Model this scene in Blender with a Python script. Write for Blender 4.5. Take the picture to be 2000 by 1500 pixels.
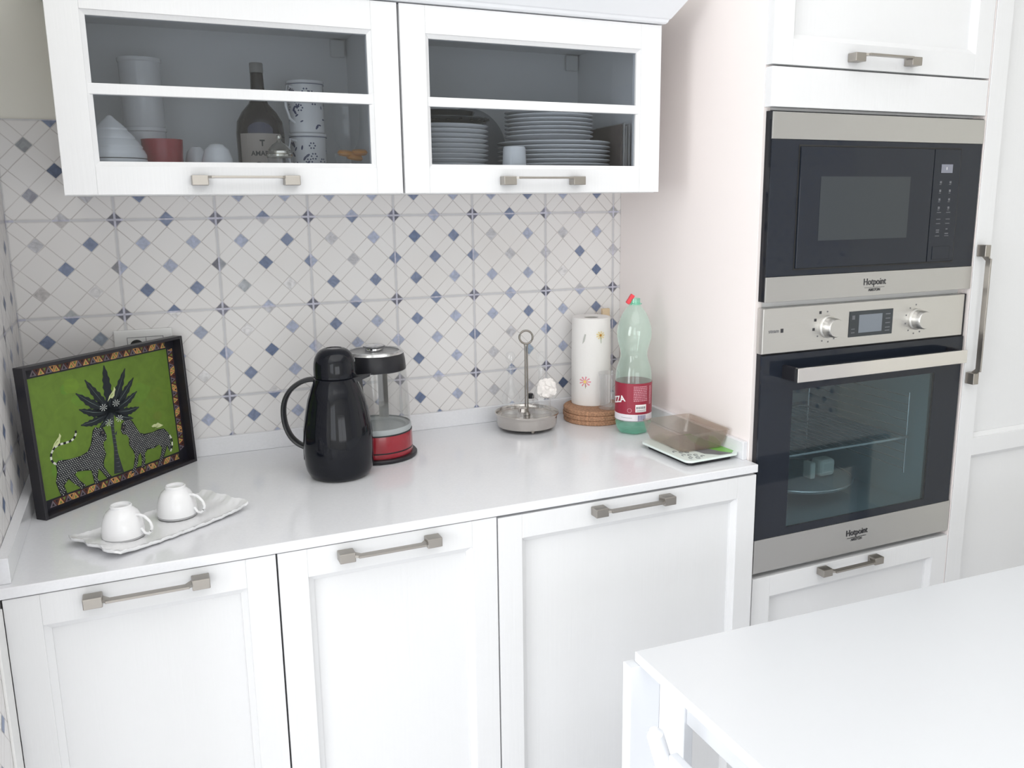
import bpy, bmesh, math, random
from mathutils import Vector, Matrix
random.seed(7)
SC = bpy.context.scene
COL = SC.collection
for o in list(bpy.data.objects): bpy.data.objects.remove(o)

# ------------------------------------------------------------------ camera
cam_d = bpy.data.cameras.new('camera'); cam = bpy.data.objects.new('camera', cam_d); COL.objects.link(cam)
Rv = Vector((0.90983412, -0.41489644, -0.00792581)); Uv = Vector((0.08888616, 0.17619268, 0.98033433)); Fv = Vector((0.40534076, 0.89264611, -0.19718466))
M = Matrix((Rv, Uv, -Fv)).transposed().to_4x4(); M.translation = Vector((0.4944, -1.9868, 1.4560)); cam.matrix_world = M
cam_d.sensor_fit = 'HORIZONTAL'; cam_d.sensor_width = 36; cam_d.lens = 36*1684.39/2000
cam_d.shift_x = -43.73/2000; cam_d.shift_y = -24.76/2000; cam_d.clip_start = .02; cam_d.clip_end = 60
SC.camera = cam

# ------------------------------------------------------------------ world, lights, exposure
SC.view_settings.view_transform = 'Standard'; SC.view_settings.look = 'None'
SC.view_settings.gamma = 1; SC.view_settings.use_curve_mapping = False
SC.view_settings.exposure = -.25
SC.cycles.max_bounces = 10; SC.cycles.diffuse_bounces = 5; SC.cycles.glossy_bounces = 5
SC.cycles.transparent_max_bounces = 24; SC.cycles.transmission_bounces = 8
SC.cycles.caustics_reflective = False; SC.cycles.caustics_refractive = False
SC.cycles.sample_clamp_indirect = 6
W = bpy.data.worlds.new('daylight'); SC.world = W; W.use_nodes = True
W.node_tree.nodes['Background'].inputs[0].default_value = (.93, .97, 1, 1)
W.node_tree.nodes['Background'].inputs[1].default_value = 2.6

def area(name, loc, target, sx, sy, power, color=(1, 1, 1)):
    l = bpy.data.lights.new(name, 'AREA'); l.shape = 'RECTANGLE'; l.size = sx; l.size_y = sy
    l.energy = power; l.color = color
    o = bpy.data.objects.new(name, l); COL.objects.link(o); o.location = loc
    o.rotation_euler = (Vector(target)-Vector(loc)).to_track_quat('-Z', 'Y').to_euler()
    return o
area('window_daylight_rear', (-1.25, -4.1, 1.45), (-1.25, 0, 1.45), 1.5, 1.9, 9, (.95, .975, 1))
area('window_daylight_side', (-2.1, -1.9, 1.45), (0, -1.9, 1.45), 2.0, 1.9, 72, (.965, .98, 1))
area('corner_fill_light', (.95, -4.1, 1.02), (.95, 0, 1.2), 1.7, 1.1, 9, (1, .99, .98))  # added fill to brighten the left corner, no known window there
area('ceiling_fill_light', (.9, -2.0, 2.66), (.9, -2.0, 0), 2.6, 2.4, 28, (1, .995, .99))  # added soft ambient fill from above, no real lamp

# ------------------------------------------------------------------ materials
MATS = {}
def nodes(m):
    m.use_nodes = True; nt = m.node_tree; return nt, nt.nodes, nt.links
def mat(name, col, rough=.5, metal=0., spec=.5, bump=None, var=None, coat=0., emis=None):
    """bump=(scale xyz, strength), var=(scale, amount) procedural colour variation"""
    m = bpy.data.materials.new(name); nt, N, L = nodes(m); b = N['Principled BSDF']
    b.inputs['Base Color'].default_value = (*col, 1); b.inputs['Roughness'].default_value = rough
    b.inputs['Metallic'].default_value = metal; b.inputs['Specular IOR Level'].default_value = spec
    b.inputs['Coat Weight'].default_value = coat
    if emis:
        b.inputs['Emission Color'].default_value = (*emis[0], 1); b.inputs['Emission Strength'].default_value = emis[1]
    tc = N.new('ShaderNodeTexCoord')
    if bump:
        mp = N.new('ShaderNodeMapping'); mp.inputs['Scale'].default_value = bump[0]; L.new(tc.outputs['Object'], mp.inputs[0])
        nz = N.new('ShaderNodeTexNoise'); nz.inputs['Scale'].default_value = 1; nz.inputs['Detail'].default_value = 4; L.new(mp.outputs[0], nz.inputs['Vector'])
        bp = N.new('ShaderNodeBump'); bp.inputs['Strength'].default_value = bump[1]; bp.inputs['Distance'].default_value = .001
        L.new(nz.outputs['Fac'], bp.inputs['Height']); L.new(bp.outputs[0], b.inputs['Normal'])
    if var:
        nz = N.new('ShaderNodeTexNoise'); nz.inputs['Scale'].default_value = var[0]; nz.inputs['Detail'].default_value = 5; L.new(tc.outputs['Object'], nz.inputs['Vector'])
        mr = N.new('ShaderNodeMapRange'); mr.inputs['From Min'].default_value = .3; mr.inputs['From Max'].default_value = .7
        mr.inputs['To Min'].default_value = 1-var[1]; mr.inputs['To Max'].default_value = 1+var[1]; L.new(nz.outputs['Fac'], mr.inputs['Value'])
        mx = N.new('ShaderNodeVectorMath'); mx.operation = 'SCALE'; mx.inputs[0].default_value = col; L.new(mr.outputs[0], mx.inputs['Scale'])
        L.new(mx.outputs[0], b.inputs['Base Color'])
    MATS[name] = m; return m
def glass(name, tint, refl=.0, rough=.02, haze=None, edge=0.):
    """thin glass: tinted see-through plus a Fresnel reflection, optional milky haze and denser rim"""
    m = bpy.data.materials.new(name); nt, N, L = nodes(m); N.remove(N['Principled BSDF']); out = N['Material Output']
    t = N.new('ShaderNodeBsdfTransparent'); t.inputs[0].default_value = (*tint, 1)
    g = N.new('ShaderNodeBsdfGlossy'); g.inputs['Roughness'].default_value = rough; g.inputs[0].default_value = (1, 1, 1, 1)
    lf = N.new('ShaderNodeLayerWeight'); lf.inputs[0].default_value = .5
    fr = N.new('ShaderNodeMath'); fr.operation = 'POWER'; fr.inputs[1].default_value = 5; L.new(lf.outputs['Facing'], fr.inputs[0])
    ad = N.new('ShaderNodeMath'); ad.operation = 'MULTIPLY_ADD'; ad.inputs[1].default_value = .85; ad.inputs[2].default_value = .04+refl; L.new(fr.outputs[0], ad.inputs[0]); ad.use_clamp = True
    base = t.outputs[0]
    if haze:
        df = N.new('ShaderNodeBsdfDiffuse'); df.inputs[0].default_value = (*haze[0], 1); mh = N.new('ShaderNodeMixShader'); mh.inputs[0].default_value = haze[1]
        if edge:
            lw = N.new('ShaderNodeLayerWeight'); lw.inputs[0].default_value = .35
            ma = N.new('ShaderNodeMath'); ma.operation = 'MULTIPLY_ADD'; ma.inputs[1].default_value = edge; ma.inputs[2].default_value = haze[1]; ma.use_clamp = True
            L.new(lw.outputs['Facing'], ma.inputs[0]); L.new(ma.outputs[0], mh.inputs[0])
        L.new(base, mh.inputs[1]); L.new(df.outputs[0], mh.inputs[2]); base = mh.outputs[0]
    mx = N.new('ShaderNodeMixShader'); L.new(ad.outputs[0], mx.inputs[0]); L.new(base, mx.inputs[1]); L.new(g.outputs[0], mx.inputs[2])
    L.new(mx.outputs[0], out.inputs[0]); MATS[name] = m; return m

def painted(name, rough=.6, var=.18, nscale=60):
    """paint colour taken from the face colours of the mesh, with brushy variation"""
    m = bpy.data.materials.new(name); nt, N, L = nodes(m); b = N['Principled BSDF']; b.inputs['Roughness'].default_value = rough
    at = N.new('ShaderNodeAttribute'); at.attribute_name = 'paint'; tc = N.new('ShaderNodeTexCoord')
    nz = N.new('ShaderNodeTexNoise'); nz.inputs['Scale'].default_value = nscale; nz.inputs['Detail'].default_value = 4; nz.inputs['Distortion'].default_value = 1.2
    L.new(tc.outputs['Object'], nz.inputs['Vector'])
    mr = N.new('ShaderNodeMapRange'); mr.inputs['From Min'].default_value = .3; mr.inputs['From Max'].default_value = .7
    mr.inputs['To Min'].default_value = 1-var; mr.inputs['To Max'].default_value = 1+var; L.new(nz.outputs['Fac'], mr.inputs['Value'])
    mx = N.new('ShaderNodeVectorMath'); mx.operation = 'SCALE'; L.new(at.outputs['Color'], mx.inputs[0]); L.new(mr.outputs[0], mx.inputs['Scale'])
    L.new(mx.outputs[0], b.inputs['Base Color']); MATS[name] = m; return m

def tile_material():
    """hand painted tile: coordinates come from UV in tile units (1 tile = 1 unit)"""
    m = bpy.data.materials.new('patterned_tile'); nt, N, L = nodes(m); b = N['Principled BSDF']; b.inputs['Roughness'].default_value = .42
    uv = N.new('ShaderNodeUVMap'); sp = N.new('ShaderNodeSeparateXYZ'); L.new(uv.outputs[0], sp.inputs[0])
    def mth(op, a, c=None, cl=False):
        n = N.new('ShaderNodeMath'); n.operation = op; n.use_clamp = cl
        for i, v in enumerate((a, c)):
            if v is None: continue
            if isinstance(v, (int, float)): n.inputs[i].default_value = v
            else: L.new(v, n.inputs[i])
        return n.outputs[0]
    u, v = sp.outputs[0], sp.outputs[1]
    def near(x): return mth('ABSOLUTE', mth('SUBTRACT', x, mth('ROUND', x)))
    def band(x, c, w):   # 1 inside |x-c|<w, soft
        d = mth('ABSOLUTE', mth('SUBTRACT', x, c)); return mth('SUBTRACT', 1.0, mth('DIVIDE', d, w), True)
    nz = N.new('ShaderNodeTexNoise'); nz.inputs['Scale'].default_value = 9; nz.inputs['Detail'].default_value = 3; L.new(uv.outputs[0], nz.inputs['Vector'])
    nf = nz.outputs['Fac']
    wob = mth('MULTIPLY', mth('SUBTRACT', nf, .5), .02)
    a = mth('ADD', mth('MULTIPLY', mth('ADD', u, v), 2.0), wob); c = mth('SUBTRACT', mth('MULTIPLY', mth('SUBTRACT', u, v), 2.0), wob)
    l1 = band(near(a), .165, .022); l2 = band(near(c), .165, .022)
    line = mth('MAXIMUM', l1, l2)
    n2 = N.new('ShaderNodeTexNoise'); n2.inputs['Scale'].default_value = 3.2; n2.inputs['Detail'].default_value = 2; L.new(uv.outputs[0], n2.inputs['Vector'])
    lstr = N.new('ShaderNodeMapRange'); lstr.inputs['From Min'].default_value = .3; lstr.inputs['From Max'].default_value = .7; lstr.inputs['To Min'].default_value = .35; lstr.inputs['To Max'].default_value = .95
    L.new(n2.outputs['Fac'], lstr.inputs['Value'])
    line = mth('MULTIPLY', line, lstr.outputs[0])
    gd = mth('MINIMUM', near(u), near(v))
    gdark = mth('MULTIPLY', mth('SUBTRACT', 1.0, mth('DIVIDE', gd, .026), True), mth('MULTIPLY', nf, 1.1))
    glight = mth('LESS_THAN', gd, .0095)
    def mix(f, A, B):
        n = N.new('ShaderNodeMix'); n.data_type = 'RGBA'; 
        if isinstance(f, float): n.inputs[0].default_value = f
        else: L.new(f, n.inputs[0])
        for i, q in ((6, A), (7, B)):
            if isinstance(q, tuple): n.inputs[i].default_value = (*q, 1)
            else: L.new(q, n.inputs[i])
        return n.outputs[2]
    n3 = N.new('ShaderNodeTexNoise'); n3.inputs['Scale'].default_value = 1.1; L.new(uv.outputs[0], n3.inputs['Vector'])
    base = mix(n3.outputs['Fac'], (.74, .715, .70), (.80, .795, .80))
    base = mix(line, base, (.40, .37, .36))
    base = mix(gdark, base, (.26, .255, .27))
    base = mix(glight, base, (.60, .60, .62))
    L.new(base, b.inputs['Base Color'])
    bp = N.new('ShaderNodeBump'); bp.inputs['Strength'].default_value = .5; bp.inputs['Distance'].default_value = .0012
    L.new(mth('MULTIPLY', gdark, -1.0), bp.inputs['Height']); L.new(bp.outputs[0], b.inputs['Normal'])
    MATS['patterned_tile'] = m; return m

tile_material(); painted('glaze_paint', .42, .2, 70); painted('panel_paint', .55, .10, 40); painted('print', .5, .05, 30)
mat('white_lacquer', (.765, .768, .778), .42, spec=.3, bump=((190, 190, 5), .30))
mat('white_smooth', (.755, .77, .80), .3)
mat('side_panel_white', (.90, .835, .815), .45, bump=((30, 30, 30), .04))
mat('wall_paint', (.84, .825, .765), .85, bump=((60, 60, 60), .1))
mat('ceiling_paint', (.85, .85, .84), .9)
mat('quartz', (.80, .805, .83), .13, var=(220, .02))
mat('floor_tile', (.72, .72, .75), .35, var=(3, .05))
mat('satin_nickel', (.40, .375, .345), .38, 1.)
mat('brushed_steel_lit', (.64, .63, .61), .34, 1., bump=((4, 4, 900), .15))  # the same brushed steel, lightened to stand in for light caught by the fascia
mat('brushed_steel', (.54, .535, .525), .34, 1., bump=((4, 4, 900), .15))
mat('polished_steel', (.72, .70, .68), .14, 1.)
mat('antique_steel', (.62, .585, .55), .17, 1.)
mat('dark_steel', (.27, .25, .225), .3, 1.)
mat('chrome', (.75, .75, .76), .08, 1.)
mat('worn_chrome', (.62, .62, .62), .2, .8, var=(45, .55))
mat('black_gloss', (.006, .007, .011), .07, spec=.32)
mat('black_glass', (.016, .020, .029), .04, spec=.34)
mat('black_satin', (.016, .016, .020), .35, spec=.35)
mat('black_matte', (.02, .02, .02), .6)
mat('dark_plastic', (.03, .031, .034), .28)
mat('gap_dark', (.05, .05, .055), .7)
mat('white_plastic', (.8, .8, .79), .35)
mat('porcelain', (.84, .84, .85), .12)
mat('grey_rim', (.42, .42, .43), .25)
mat('red_enamel', (.30, .010, .022), .22, coat=.4)
mat('red_ceramic', (.36, .03, .045), .25)
mat('grey_translucent', (.38, .41, .42), .45)
mat('black_wood', (.018, .017, .022), .42, bump=((40, 40, 40), .15))
mat('cork', (.40, .22, .13), .85, bump=((400, 400, 400), .6), var=(260, .35))
mat('beech', (.68, .53, .36), .6, var=(14, .08))
mat('tissue', (.84, .82, .80), .9, bump=((200, 200, 200), .3))
mat('flower_cloth', (.86, .82, .79), .9)
mat('red_plastic', (.75, .04, .06), .4)
mat('label_red', (.30, .02, .045), .4)
mat('label_white', (.75, .72, .76), .45)
mat('ink_dark', (.03, .03, .035), .5)
mat('ink_grey', (.16, .16, .17), .5)
mat('ink_blue', (.13, .14, .30), .5)
mat('ink_pink', (.62, .30, .36), .5)
mat('ink_white', (.85, .83, .83), .5)
mat('panel_mark', (.13, .135, .15), .5)
mat('display_off', (.045, .052, .058), .15, spec=.3)
mat('display_lcd', (.19, .215, .25), .2)
mat('mw_display', (.22, .23, .28), .3)
mat('oven_enamel', (.33, .42, .44), .35, bump=((2, 2, 50), .6))
mat('wire_steel', (.65, .66, .66), .25, .7)
mat('oven_pale', (.85, .83, .75), .5)
mat('bottle_dark', (.012, .009, .014), .12, spec=.3)
mat('bottle_label', (.42, .37, .33), .6)
mat('bottle_band', (.05, .055, .10), .5)
mat('bottle_cap', (.28, .27, .26), .4)
mat('amber', (.70, .30, .06), .25)
mat('blue_ink', (.05, .065, .16), .3)
mat('dark_dish', (.035, .04, .045), .12)
mat('carton', (.17, .135, .115), .7)
mat('page_grey', (.52, .50, .47), .7)
mat('grey_plate', (.35, .36, .38), .3)
mat('cabinet_white', (.88, .88, .88), .5)
mat('kettle_grey', (.20, .205, .21), .25)
mat('green_print', (.18, .48, .09), .2)
mat('scale_glass', (.72, .80, .76), .06)
mat('lid_silver', (.65, .62, .55), .15, 1.)
glass('smoked_cabinet_glass', (.61, .645, .685), .0, .02)
glass('clear_glass', (.985, .988, .99), .0, .02, ((.88, .89, .90), .02), .14)
glass('kettle_glass', (.90, .905, .90), .01, .02, ((.7, .7, .7), .03), .22)
glass('oven_glass', (.66, .74, .77), .01, .01)
glass('microwave_mesh_glass', (.16, .17, .19), .05, .05)
glass('green_pet', (.89, .965, .93), .01, .06, ((.72, .92, .83), .12), .26)
glass('green_pet_base', (.62, .92, .80), .03, .05, ((.32, .80, .62), .14), .4)
glass('smoke_plastic', (.84, .80, .76), .01, .06, ((.56, .51, .46), .04), .14)

# ------------------------------------------------------------------ mesh builder
class MB:
    def __init__(s): s.bm = bmesh.new(); s.paint = s.bm.loops.layers.float_color.new('paint'); s.uv = s.bm.loops.layers.uv.new('UVMap'); s.slot = 0; s.mats = []
    def use(s, m):
        if m not in s.mats: s.mats.append(m)
        s.slot = s.mats.index(m); return s
    def _tag(s, faces, smooth=False, col=None):
        for f in faces:
            f.material_index = s.slot; f.smooth = smooth
            if col:
                for l in f.loops: l[s.paint] = (*col, 1)
        return faces
    def box(s, x0, x1, y0, y1, z0, z1, bev=0., seg=2, T=None):
        n = bmesh.new(); bmesh.ops.create_cube(n, size=1)
        for v in n.verts: v.co = Vector((x0+(v.co.x+.5)*(x1-x0), y0+(v.co.y+.5)*(y1-y0), z0+(v.co.z+.5)*(z1-z0)))
        if bev > 0: bmesh.ops.bevel(n, geom=list(n.edges), offset=bev, segments=seg, affect='EDGES', profile=.5)
        if T: bmesh.ops.transform(n, matrix=T, verts=n.verts)
        return s.merge(n)
    def merge(s, n, smooth=None, col=None):
        n.verts.index_update(); mp = [s.bm.verts.new(v.co) for v in n.verts]; fs = []
        for f in n.faces:
            try: g = s.bm.faces.new([mp[v.index] for v in f.verts])
            except ValueError: continue
            g.smooth = f.smooth if smooth is None else smooth; g.material_index = s.slot; fs.append(g)
            if col:
                for l in g.loops: l[s.paint] = (*col, 1)
        n.free(); return fs
    def poly(s, pts, col=None, smooth=False):
        f = s.bm.faces.new([s.bm.verts.new(p) for p in pts]); s._tag([f], smooth, col); return f
    def lathe(s, prof, seg=48, c=(0, 0), T=None, smooth=True, rib=None, sx=1., sy=1.):
        rings = []
        for r, z in prof:
            if r < 1e-6: rings.append([s.bm.verts.new(_t(T, (c[0], c[1], z)))]); continue
            ring = []
            for k in range(seg):
                a = 2*math.pi*k/seg; rr = r if rib is None else r*rib(a, z)
                ring.append(s.bm.verts.new(_t(T, (c[0]+sx*rr*math.cos(a), c[1]+sy*rr*math.sin(a), z))))
            rings.append(ring)
        fs = []
        for A, B in zip(rings, rings[1:]):
            for k in range(seg):
                k2 = (k+1) % seg
                if len(A) == 1 and len(B) == 1: continue
                if len(A) == 1: fs.append(s.bm.faces.new([A[0], B[k2], B[k]][::-1]))
                elif len(B) == 1: fs.append(s.bm.faces.new([A[k], A[k2], B[0]]))
                else: fs.append(s.bm.faces.new([A[k], A[k2], B[k2], B[k]]))
        s._tag(fs, smooth); return s
    def tube(s, pts, r, seg=12, closed=False, flat=None, rb=None):
        """sweep an ellipse (r, rb) along pts; flat = fixed direction of the rb axis"""
        pts = [Vector(p) for p in pts]; n = len(pts); rings = []
        for i, p in enumerate(pts):
            a = pts[(i-1) % n] if (closed or i > 0) else p; b = pts[(i+1) % n] if (closed or i < n-1) else p
            t = (b-a).normalized(); ref = Vector(flat) if flat else (Vector((0, 0, 1)) if abs(t.z) < .9 else Vector((1, 0, 0)))
            w = (ref - t*ref.dot(t)).normalized(); q = t.cross(w); ri = r[i] if isinstance(r, (list, tuple)) else r
            rw = rb if rb else ri
            rings.append([s.bm.verts.new(p + q*ri*math.cos(2*math.pi*k/seg) + w*rw*math.sin(2*math.pi*k/seg)) for k in range(seg)])
        fs = []; m = n if closed else n-1
        for i in range(m):
            A, B = rings[i], rings[(i+1) % n]
            for k in range(seg): fs.append(s.bm.faces.new([A[k], A[(k+1) % seg], B[(k+1) % seg], B[k]]))
        if not closed: fs.append(s.bm.faces.new(rings[0][::-1])); fs.append(s.bm.faces.new(rings[-1]))
        s._tag(fs, True); return s
    def prism(s, pts, axis, a, b, bev=0.):
        """polygon pts (2D) extruded along axis between a and b"""
        n = bmesh.new()
        def P(p, q): return {'x': (q, p[0], p[1]), 'y': (p[0], q, p[1]), 'z': (p[0], p[1], q)}[axis]
        A = [n.verts.new(P(p, a)) for p in pts]; B = [n.verts.new(P(p, b)) for p in pts]; k = len(pts)
        n.faces.new(A[::-1]); n.faces.new(B)
        for i in range(k): n.faces.new([A[i], A[(i+1) % k], B[(i+1) % k], B[i]])
        bmesh.ops.recalc_face_normals(n, faces=n.faces)
        if bev: bmesh.ops.bevel(n, geom=list(n.edges), offset=bev, segments=2, affect='EDGES', profile=.5)
        s.merge(n); return s
    def add_mesh(s, me, T=None):
        n = bmesh.new(); n.from_mesh(me)
        if T: bmesh.ops.transform(n, matrix=T, verts=n.verts)
        s.merge(n); return s
    def done(s, name, m=None, parent=None, recalc=True, loc=None, sharp=35):
        if m: s.mats = [m] if not s.mats else s.mats
        if recalc: bmesh.ops.recalc_face_normals(s.bm, faces=s.bm.faces)
        ca = math.radians(sharp)
        for e in s.bm.edges:
            if len(e.link_faces) == 2 and e.calc_face_angle(0) > ca: e.smooth = False
        me = bpy.data.meshes.new(name); s.bm.to_mesh(me); s.bm.free()
        for q in s.mats: me.materials.append(MATS[q])
        o = bpy.data.objects.new(name, me); COL.objects.link(o)
        if parent:
            o.parent = parent; w = wloc(parent); me.transform(Matrix.Translation(-w)) if not getattr(s, 'local', False) else None
        return o
def _t(T, p): return T @ Vector(p) if T else Vector(p)
def wloc(o):
    v = Vector(o.location); p = o.parent
    while p: v += Vector(p.location); p = p.parent
    return v
def tag(o, label=None, cat=None, group=None, kind=None):
    if label: o['label'] = label
    if cat: o['category'] = cat
    if group: o['group'] = group
    if kind: o['kind'] = kind
    return o
def thing(name, loc, label, cat, group=None):
    o = bpy.data.objects.new(name, None); o.empty_display_size = .03; COL.objects.link(o); o.location = loc
    return tag(o, label, cat, group)
def struct(o): o['kind'] = 'structure'; return o
def solo(o, label, cat, group=None):   # a thing that is one mesh: give it an origin at its base
    bb = [Vector(c) for c in o.bound_box]; c = Vector((sum(v.x for v in bb)/8, sum(v.y for v in bb)/8, min(v.z for v in bb)))
    o.data.transform(Matrix.Translation(-c)); o.location = c
    return tag(o, label, cat, group)
def dup(o, loc, label=None, group=None):
    def rec(x, par):
        c = x.copy(); COL.objects.link(c)
        if par: c.parent = par
        for ch in list(x.children): rec(ch, c)
        return c
    r = rec(o, None); r.location = loc
    if label: r['label'] = label
    if group: r['group'] = group
    return r
def text_mesh(body, size, bold=0., align='CENTER', depth=.0003):
    cu = bpy.data.curves.new('lettering', 'FONT'); cu.body = body; cu.size = size; cu.align_x = align; cu.align_y = 'CENTER'; cu.extrude = depth; cu.offset = bold
    cu.resolution_u = 3
    ob = bpy.data.objects.new('lettering', cu); COL.objects.link(ob); bpy.context.view_layer.update()
    me = bpy.data.meshes.new_from_object(ob.evaluated_get(bpy.context.evaluated_depsgraph_get()))
    bpy.data.objects.remove(ob); bpy.data.curves.remove(cu); return me
FRONT = Matrix(((1, 0, 0, 0), (0, 0, -1, 0), (0, 1, 0, 0), (0, 0, 0, 1)))   # text facing -y
def front_text(mb, body, x, y, z, size, bold=0., align='CENTER', sx=1., depth=.0003):
    me = text_mesh(body, size, bold, align, depth); mb.add_mesh(me, Matrix.Translation((x, y, z)) @ Matrix.Diagonal((sx, 1, 1, 1)) @ FRONT); bpy.data.meshes.remove(me)
def wrap_add(mb, me, c, r, ang, z, T=None):
    """bend a flat mesh (x, y) round a vertical cylinder; ang = direction of its middle"""
    n = bmesh.new(); n.from_mesh(me)
    if T: bmesh.ops.transform(n, matrix=T, verts=n.verts)
    for v in n.verts:
        a = ang + v.co.x/r; rr = r + v.co.z; v.co = Vector((c[0]+rr*math.cos(a), c[1]+rr*math.sin(a), z+v.co.y))
    mb.merge(n)
def wrap_quad(mb, c, r, a0, a1, z0, z1, n=10, col=None):
    for i in range(n):
        A = a0+(a1-a0)*i/n; B = a0+(a1-a0)*(i+1)/n
        mb.poly([(c[0]+r*math.cos(A), c[1]+r*math.sin(A), z0), (c[0]+r*math.cos(B), c[1]+r*math.sin(B), z0), (c[0]+r*math.cos(B), c[1]+r*math.sin(B), z1), (c[0]+r*math.cos(A), c[1]+r*math.sin(A), z1)], col, True)
def wrap_poly(mb, c, r, ang, z, pts, col=None):
    mb.poly([(c[0]+r*math.cos(ang+x/r), c[1]+r*math.sin(ang+x/r), z+y) for x, y in pts], col)
def lin(r, g, b):   # photo colour (sRGB 0-255) to linear
    f = lambda v: (v/255/12.92 if v/255 <= .04045 else ((v/255+.055)/1.055)**2.4)
    return (f(r), f(g), f(b))
def glaze(r, g, b):   # photo colour of a painted diamond, less chroma, corrected for the shade it was seen in
    m = (r+g+b)/3; return tuple(min(1, c*1.36) for c in lin(m+(r-m)*.62, m+(g-m)*.62, m+(b-m)*.62))

# key measures (metres)
XL, XP = .262, 1.647          # left wall, side panel of the oven tower
ZC, DC = .90, .591            # worktop height, depth
T = .1949; XR, ZR = .4558, 1.4187   # tile size and one grout crossing

# ------------------------------------------------------------------ room
B = MB().use('floor_tile'); B.box(-2.2, 3.6, -4.2, .1, -.1, 0); struct(B.done('floor'))
B = MB().use('ceiling_paint'); B.box(-2.2, 3.6, -4.2, .1, 2.7, 2.8); struct(B.done('ceiling'))
def wall_holes(name, axis, pos, th, a0, a1, holes, m='wall_paint'):
    """wall slab on plane axis=pos..pos+th spanning a0..a1 and 0..2.7 with window holes (h0,h1,z0,z1)"""
    B = MB().use(m); xs = sorted({a0, a1, *[h[0] for h in holes], *[h[1] for h in holes]})
    for p, q in zip(xs, xs[1:]):
        hs = [h for h in holes if h[0] <= p and h[1] >= q]; z = 0
        for h in sorted(hs, key=lambda h: h[2]):
            if h[2] > z: seg(B, axis, pos, th, p, q, z, h[2])
            z = h[3]
        seg(B, axis, pos, th, p, q, z, 2.7)
    return struct(B.done(name))
def seg(B, axis, pos, th, p, q, z0, z1):
    if axis == 'y': B.box(p, q, min(pos, pos+th), max(pos, pos+th), z0, z1)
    else: B.box(min(pos, pos+th), max(pos, pos+th), p, q, z0, z1)
wall_holes('wall_front', 'y', -4.2, -.2, -2.2, 3.6, [(-2.0, -.5, .5, 2.4), (.10, 1.80, .45, 1.60)])  # second hole belongs to the added middle window
wall_holes('wall_right', 'x', 3.6, .2, -4.4, .1, [])
wall_holes('wall_outer_left', 'x', -2.2, -.2, -4.4, .1, [(-2.9, -.9, .5, 2.4)])
def window(n, axis, a0, a1, z0, z1, pos):
    B = MB().use('white_plastic'); f = .06
    for p, q, r, s in ((a0, a1, z0, z0+f), (a0, a1, z1-f, z1), (a0, a0+f, z0+f, z1-f), (a1-f, a1, z0+f, z1-f), ((a0+a1)/2-f/2, (a0+a1)/2+f/2, z0+f, z1-f)):
        if axis == 'y': B.box(p, q, pos-.03, pos+.03, r, s)
        else: B.box(pos-.03, pos+.03, p, q, r, s)
    w = struct(B.done(n)); return w
window('window_1', 'y', -2.0, -.5, .5, 2.4, -4.3); window('added_window_2', 'y', .10, 1.80, .45, 1.60, -4.3); window('window_3', 'x', -2.9, -.9, .5, 2.4, -2.3)  # middle window is made up, kept low, to suit the corner fill

# tiled surfaces: slab + painted diamonds
D_, B_, L_, G_, W_ = glaze(88, 88, 104), glaze(96, 112, 150), glaze(140, 150, 180), glaze(165, 165, 172), glaze(190, 188, 190)
B2, N_ = glaze(78, 98, 140), glaze(60, 78, 115)
rng = random.Random(3)
def rcol(corner=False):
    if corner: base = rng.choice([D_, D_, glaze(100, 100, 122), glaze(78, 80, 100)])
    else: base = rng.choice([B_, B_, L_, L_, G_, B2, W_])
    k = rng.uniform(.9, 1.1); return tuple(min(1, c*k) for c in base)
# colours read row by row; key: (column, row) -> (UL, UR, C, LL, LR)
CELL = {(-1, 0): (glaze(125, 130, 136), G_, N_, glaze(128, 130, 145), G_),
 (-1, 1): (G_, B_, B_, glaze(165, 160, 160), W_), (0, 1): (L_, L_, L_, B2, B_), (1, 1): (L_, B_, B2, glaze(145, 150, 158), W_),
 (2, 1): (G_, L_, G_, B_, B_), (3, 1): (B2, B_, B_, B_, L_), (4, 1): (G_, L_, G_, L_, L_), (5, 1): (G_, L_, B_, W_, B2),
 (-1, 2): (B_, glaze(125, 138, 158), L_, B_, L_), (0, 2): (B_, glaze(125, 135, 162), L_, B_, W_), (1, 2): (W_, L_, B2, B_, L_),
 (2, 2): (B_, L_, L_, B_, L_), (3, 2): (B_, L_, L_, B2, L_), (4, 2): (L_, B_, G_, G_, glaze(125, 145, 170)), (5, 2): (L_, B_, G_, L_, B_),
 (0, 3): (B_, L_, L_, B_, B_), (1, 3): (B_, L_, L_, B_, B_), (2, 3): (L_, B_, L_, B_, G_), (3, 3): (B2, L_, B_, L_, B_), (4, 3): (G_, G_, L_, B_, L_), (5, 3): (N_, L_, B_, G_, L_)}
HMID = {(-1, 1): (G_, glaze(165, 160, 160)), (0, 1): (B_, B_), (1, 1): (B_, G_), (2, 1): (L_, B_), (3, 1): (L_, L_), (4, 1): (B_, B_), (5, 1): (G_, G_),
 (-1, 2): (glaze(150, 155, 160), B_), (0, 2): (B2, W_), (1, 2): (L_, G_), (2, 2): (L_, B_), (3, 2): (B_, B_), (4, 2): (L_, L_), (5, 2): (G_, L_),
 (1, 3): (W_, B_), (3, 3): (L_, G_), (4, 3): (B_, B_)}
VMID = {(0, 1): (glaze(120, 120, 130), L_), (1, 1): (D_, glaze(130, 135, 145)), (2, 1): (B_, L_), (3, 1): (B_, B_), (4, 1): (B_, L_), (5, 1): (G_, G_), (6, 1): (G_, G_),
 (1, 2): (B_, L_), (2, 2): (L_, G_), (3, 2): (L_, L_), (4, 2): (B_, B_), (5, 2): (L_, B_), (6, 2): (B_, B_), (-1, 1): (G_, glaze(150, 150, 155))}
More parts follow.
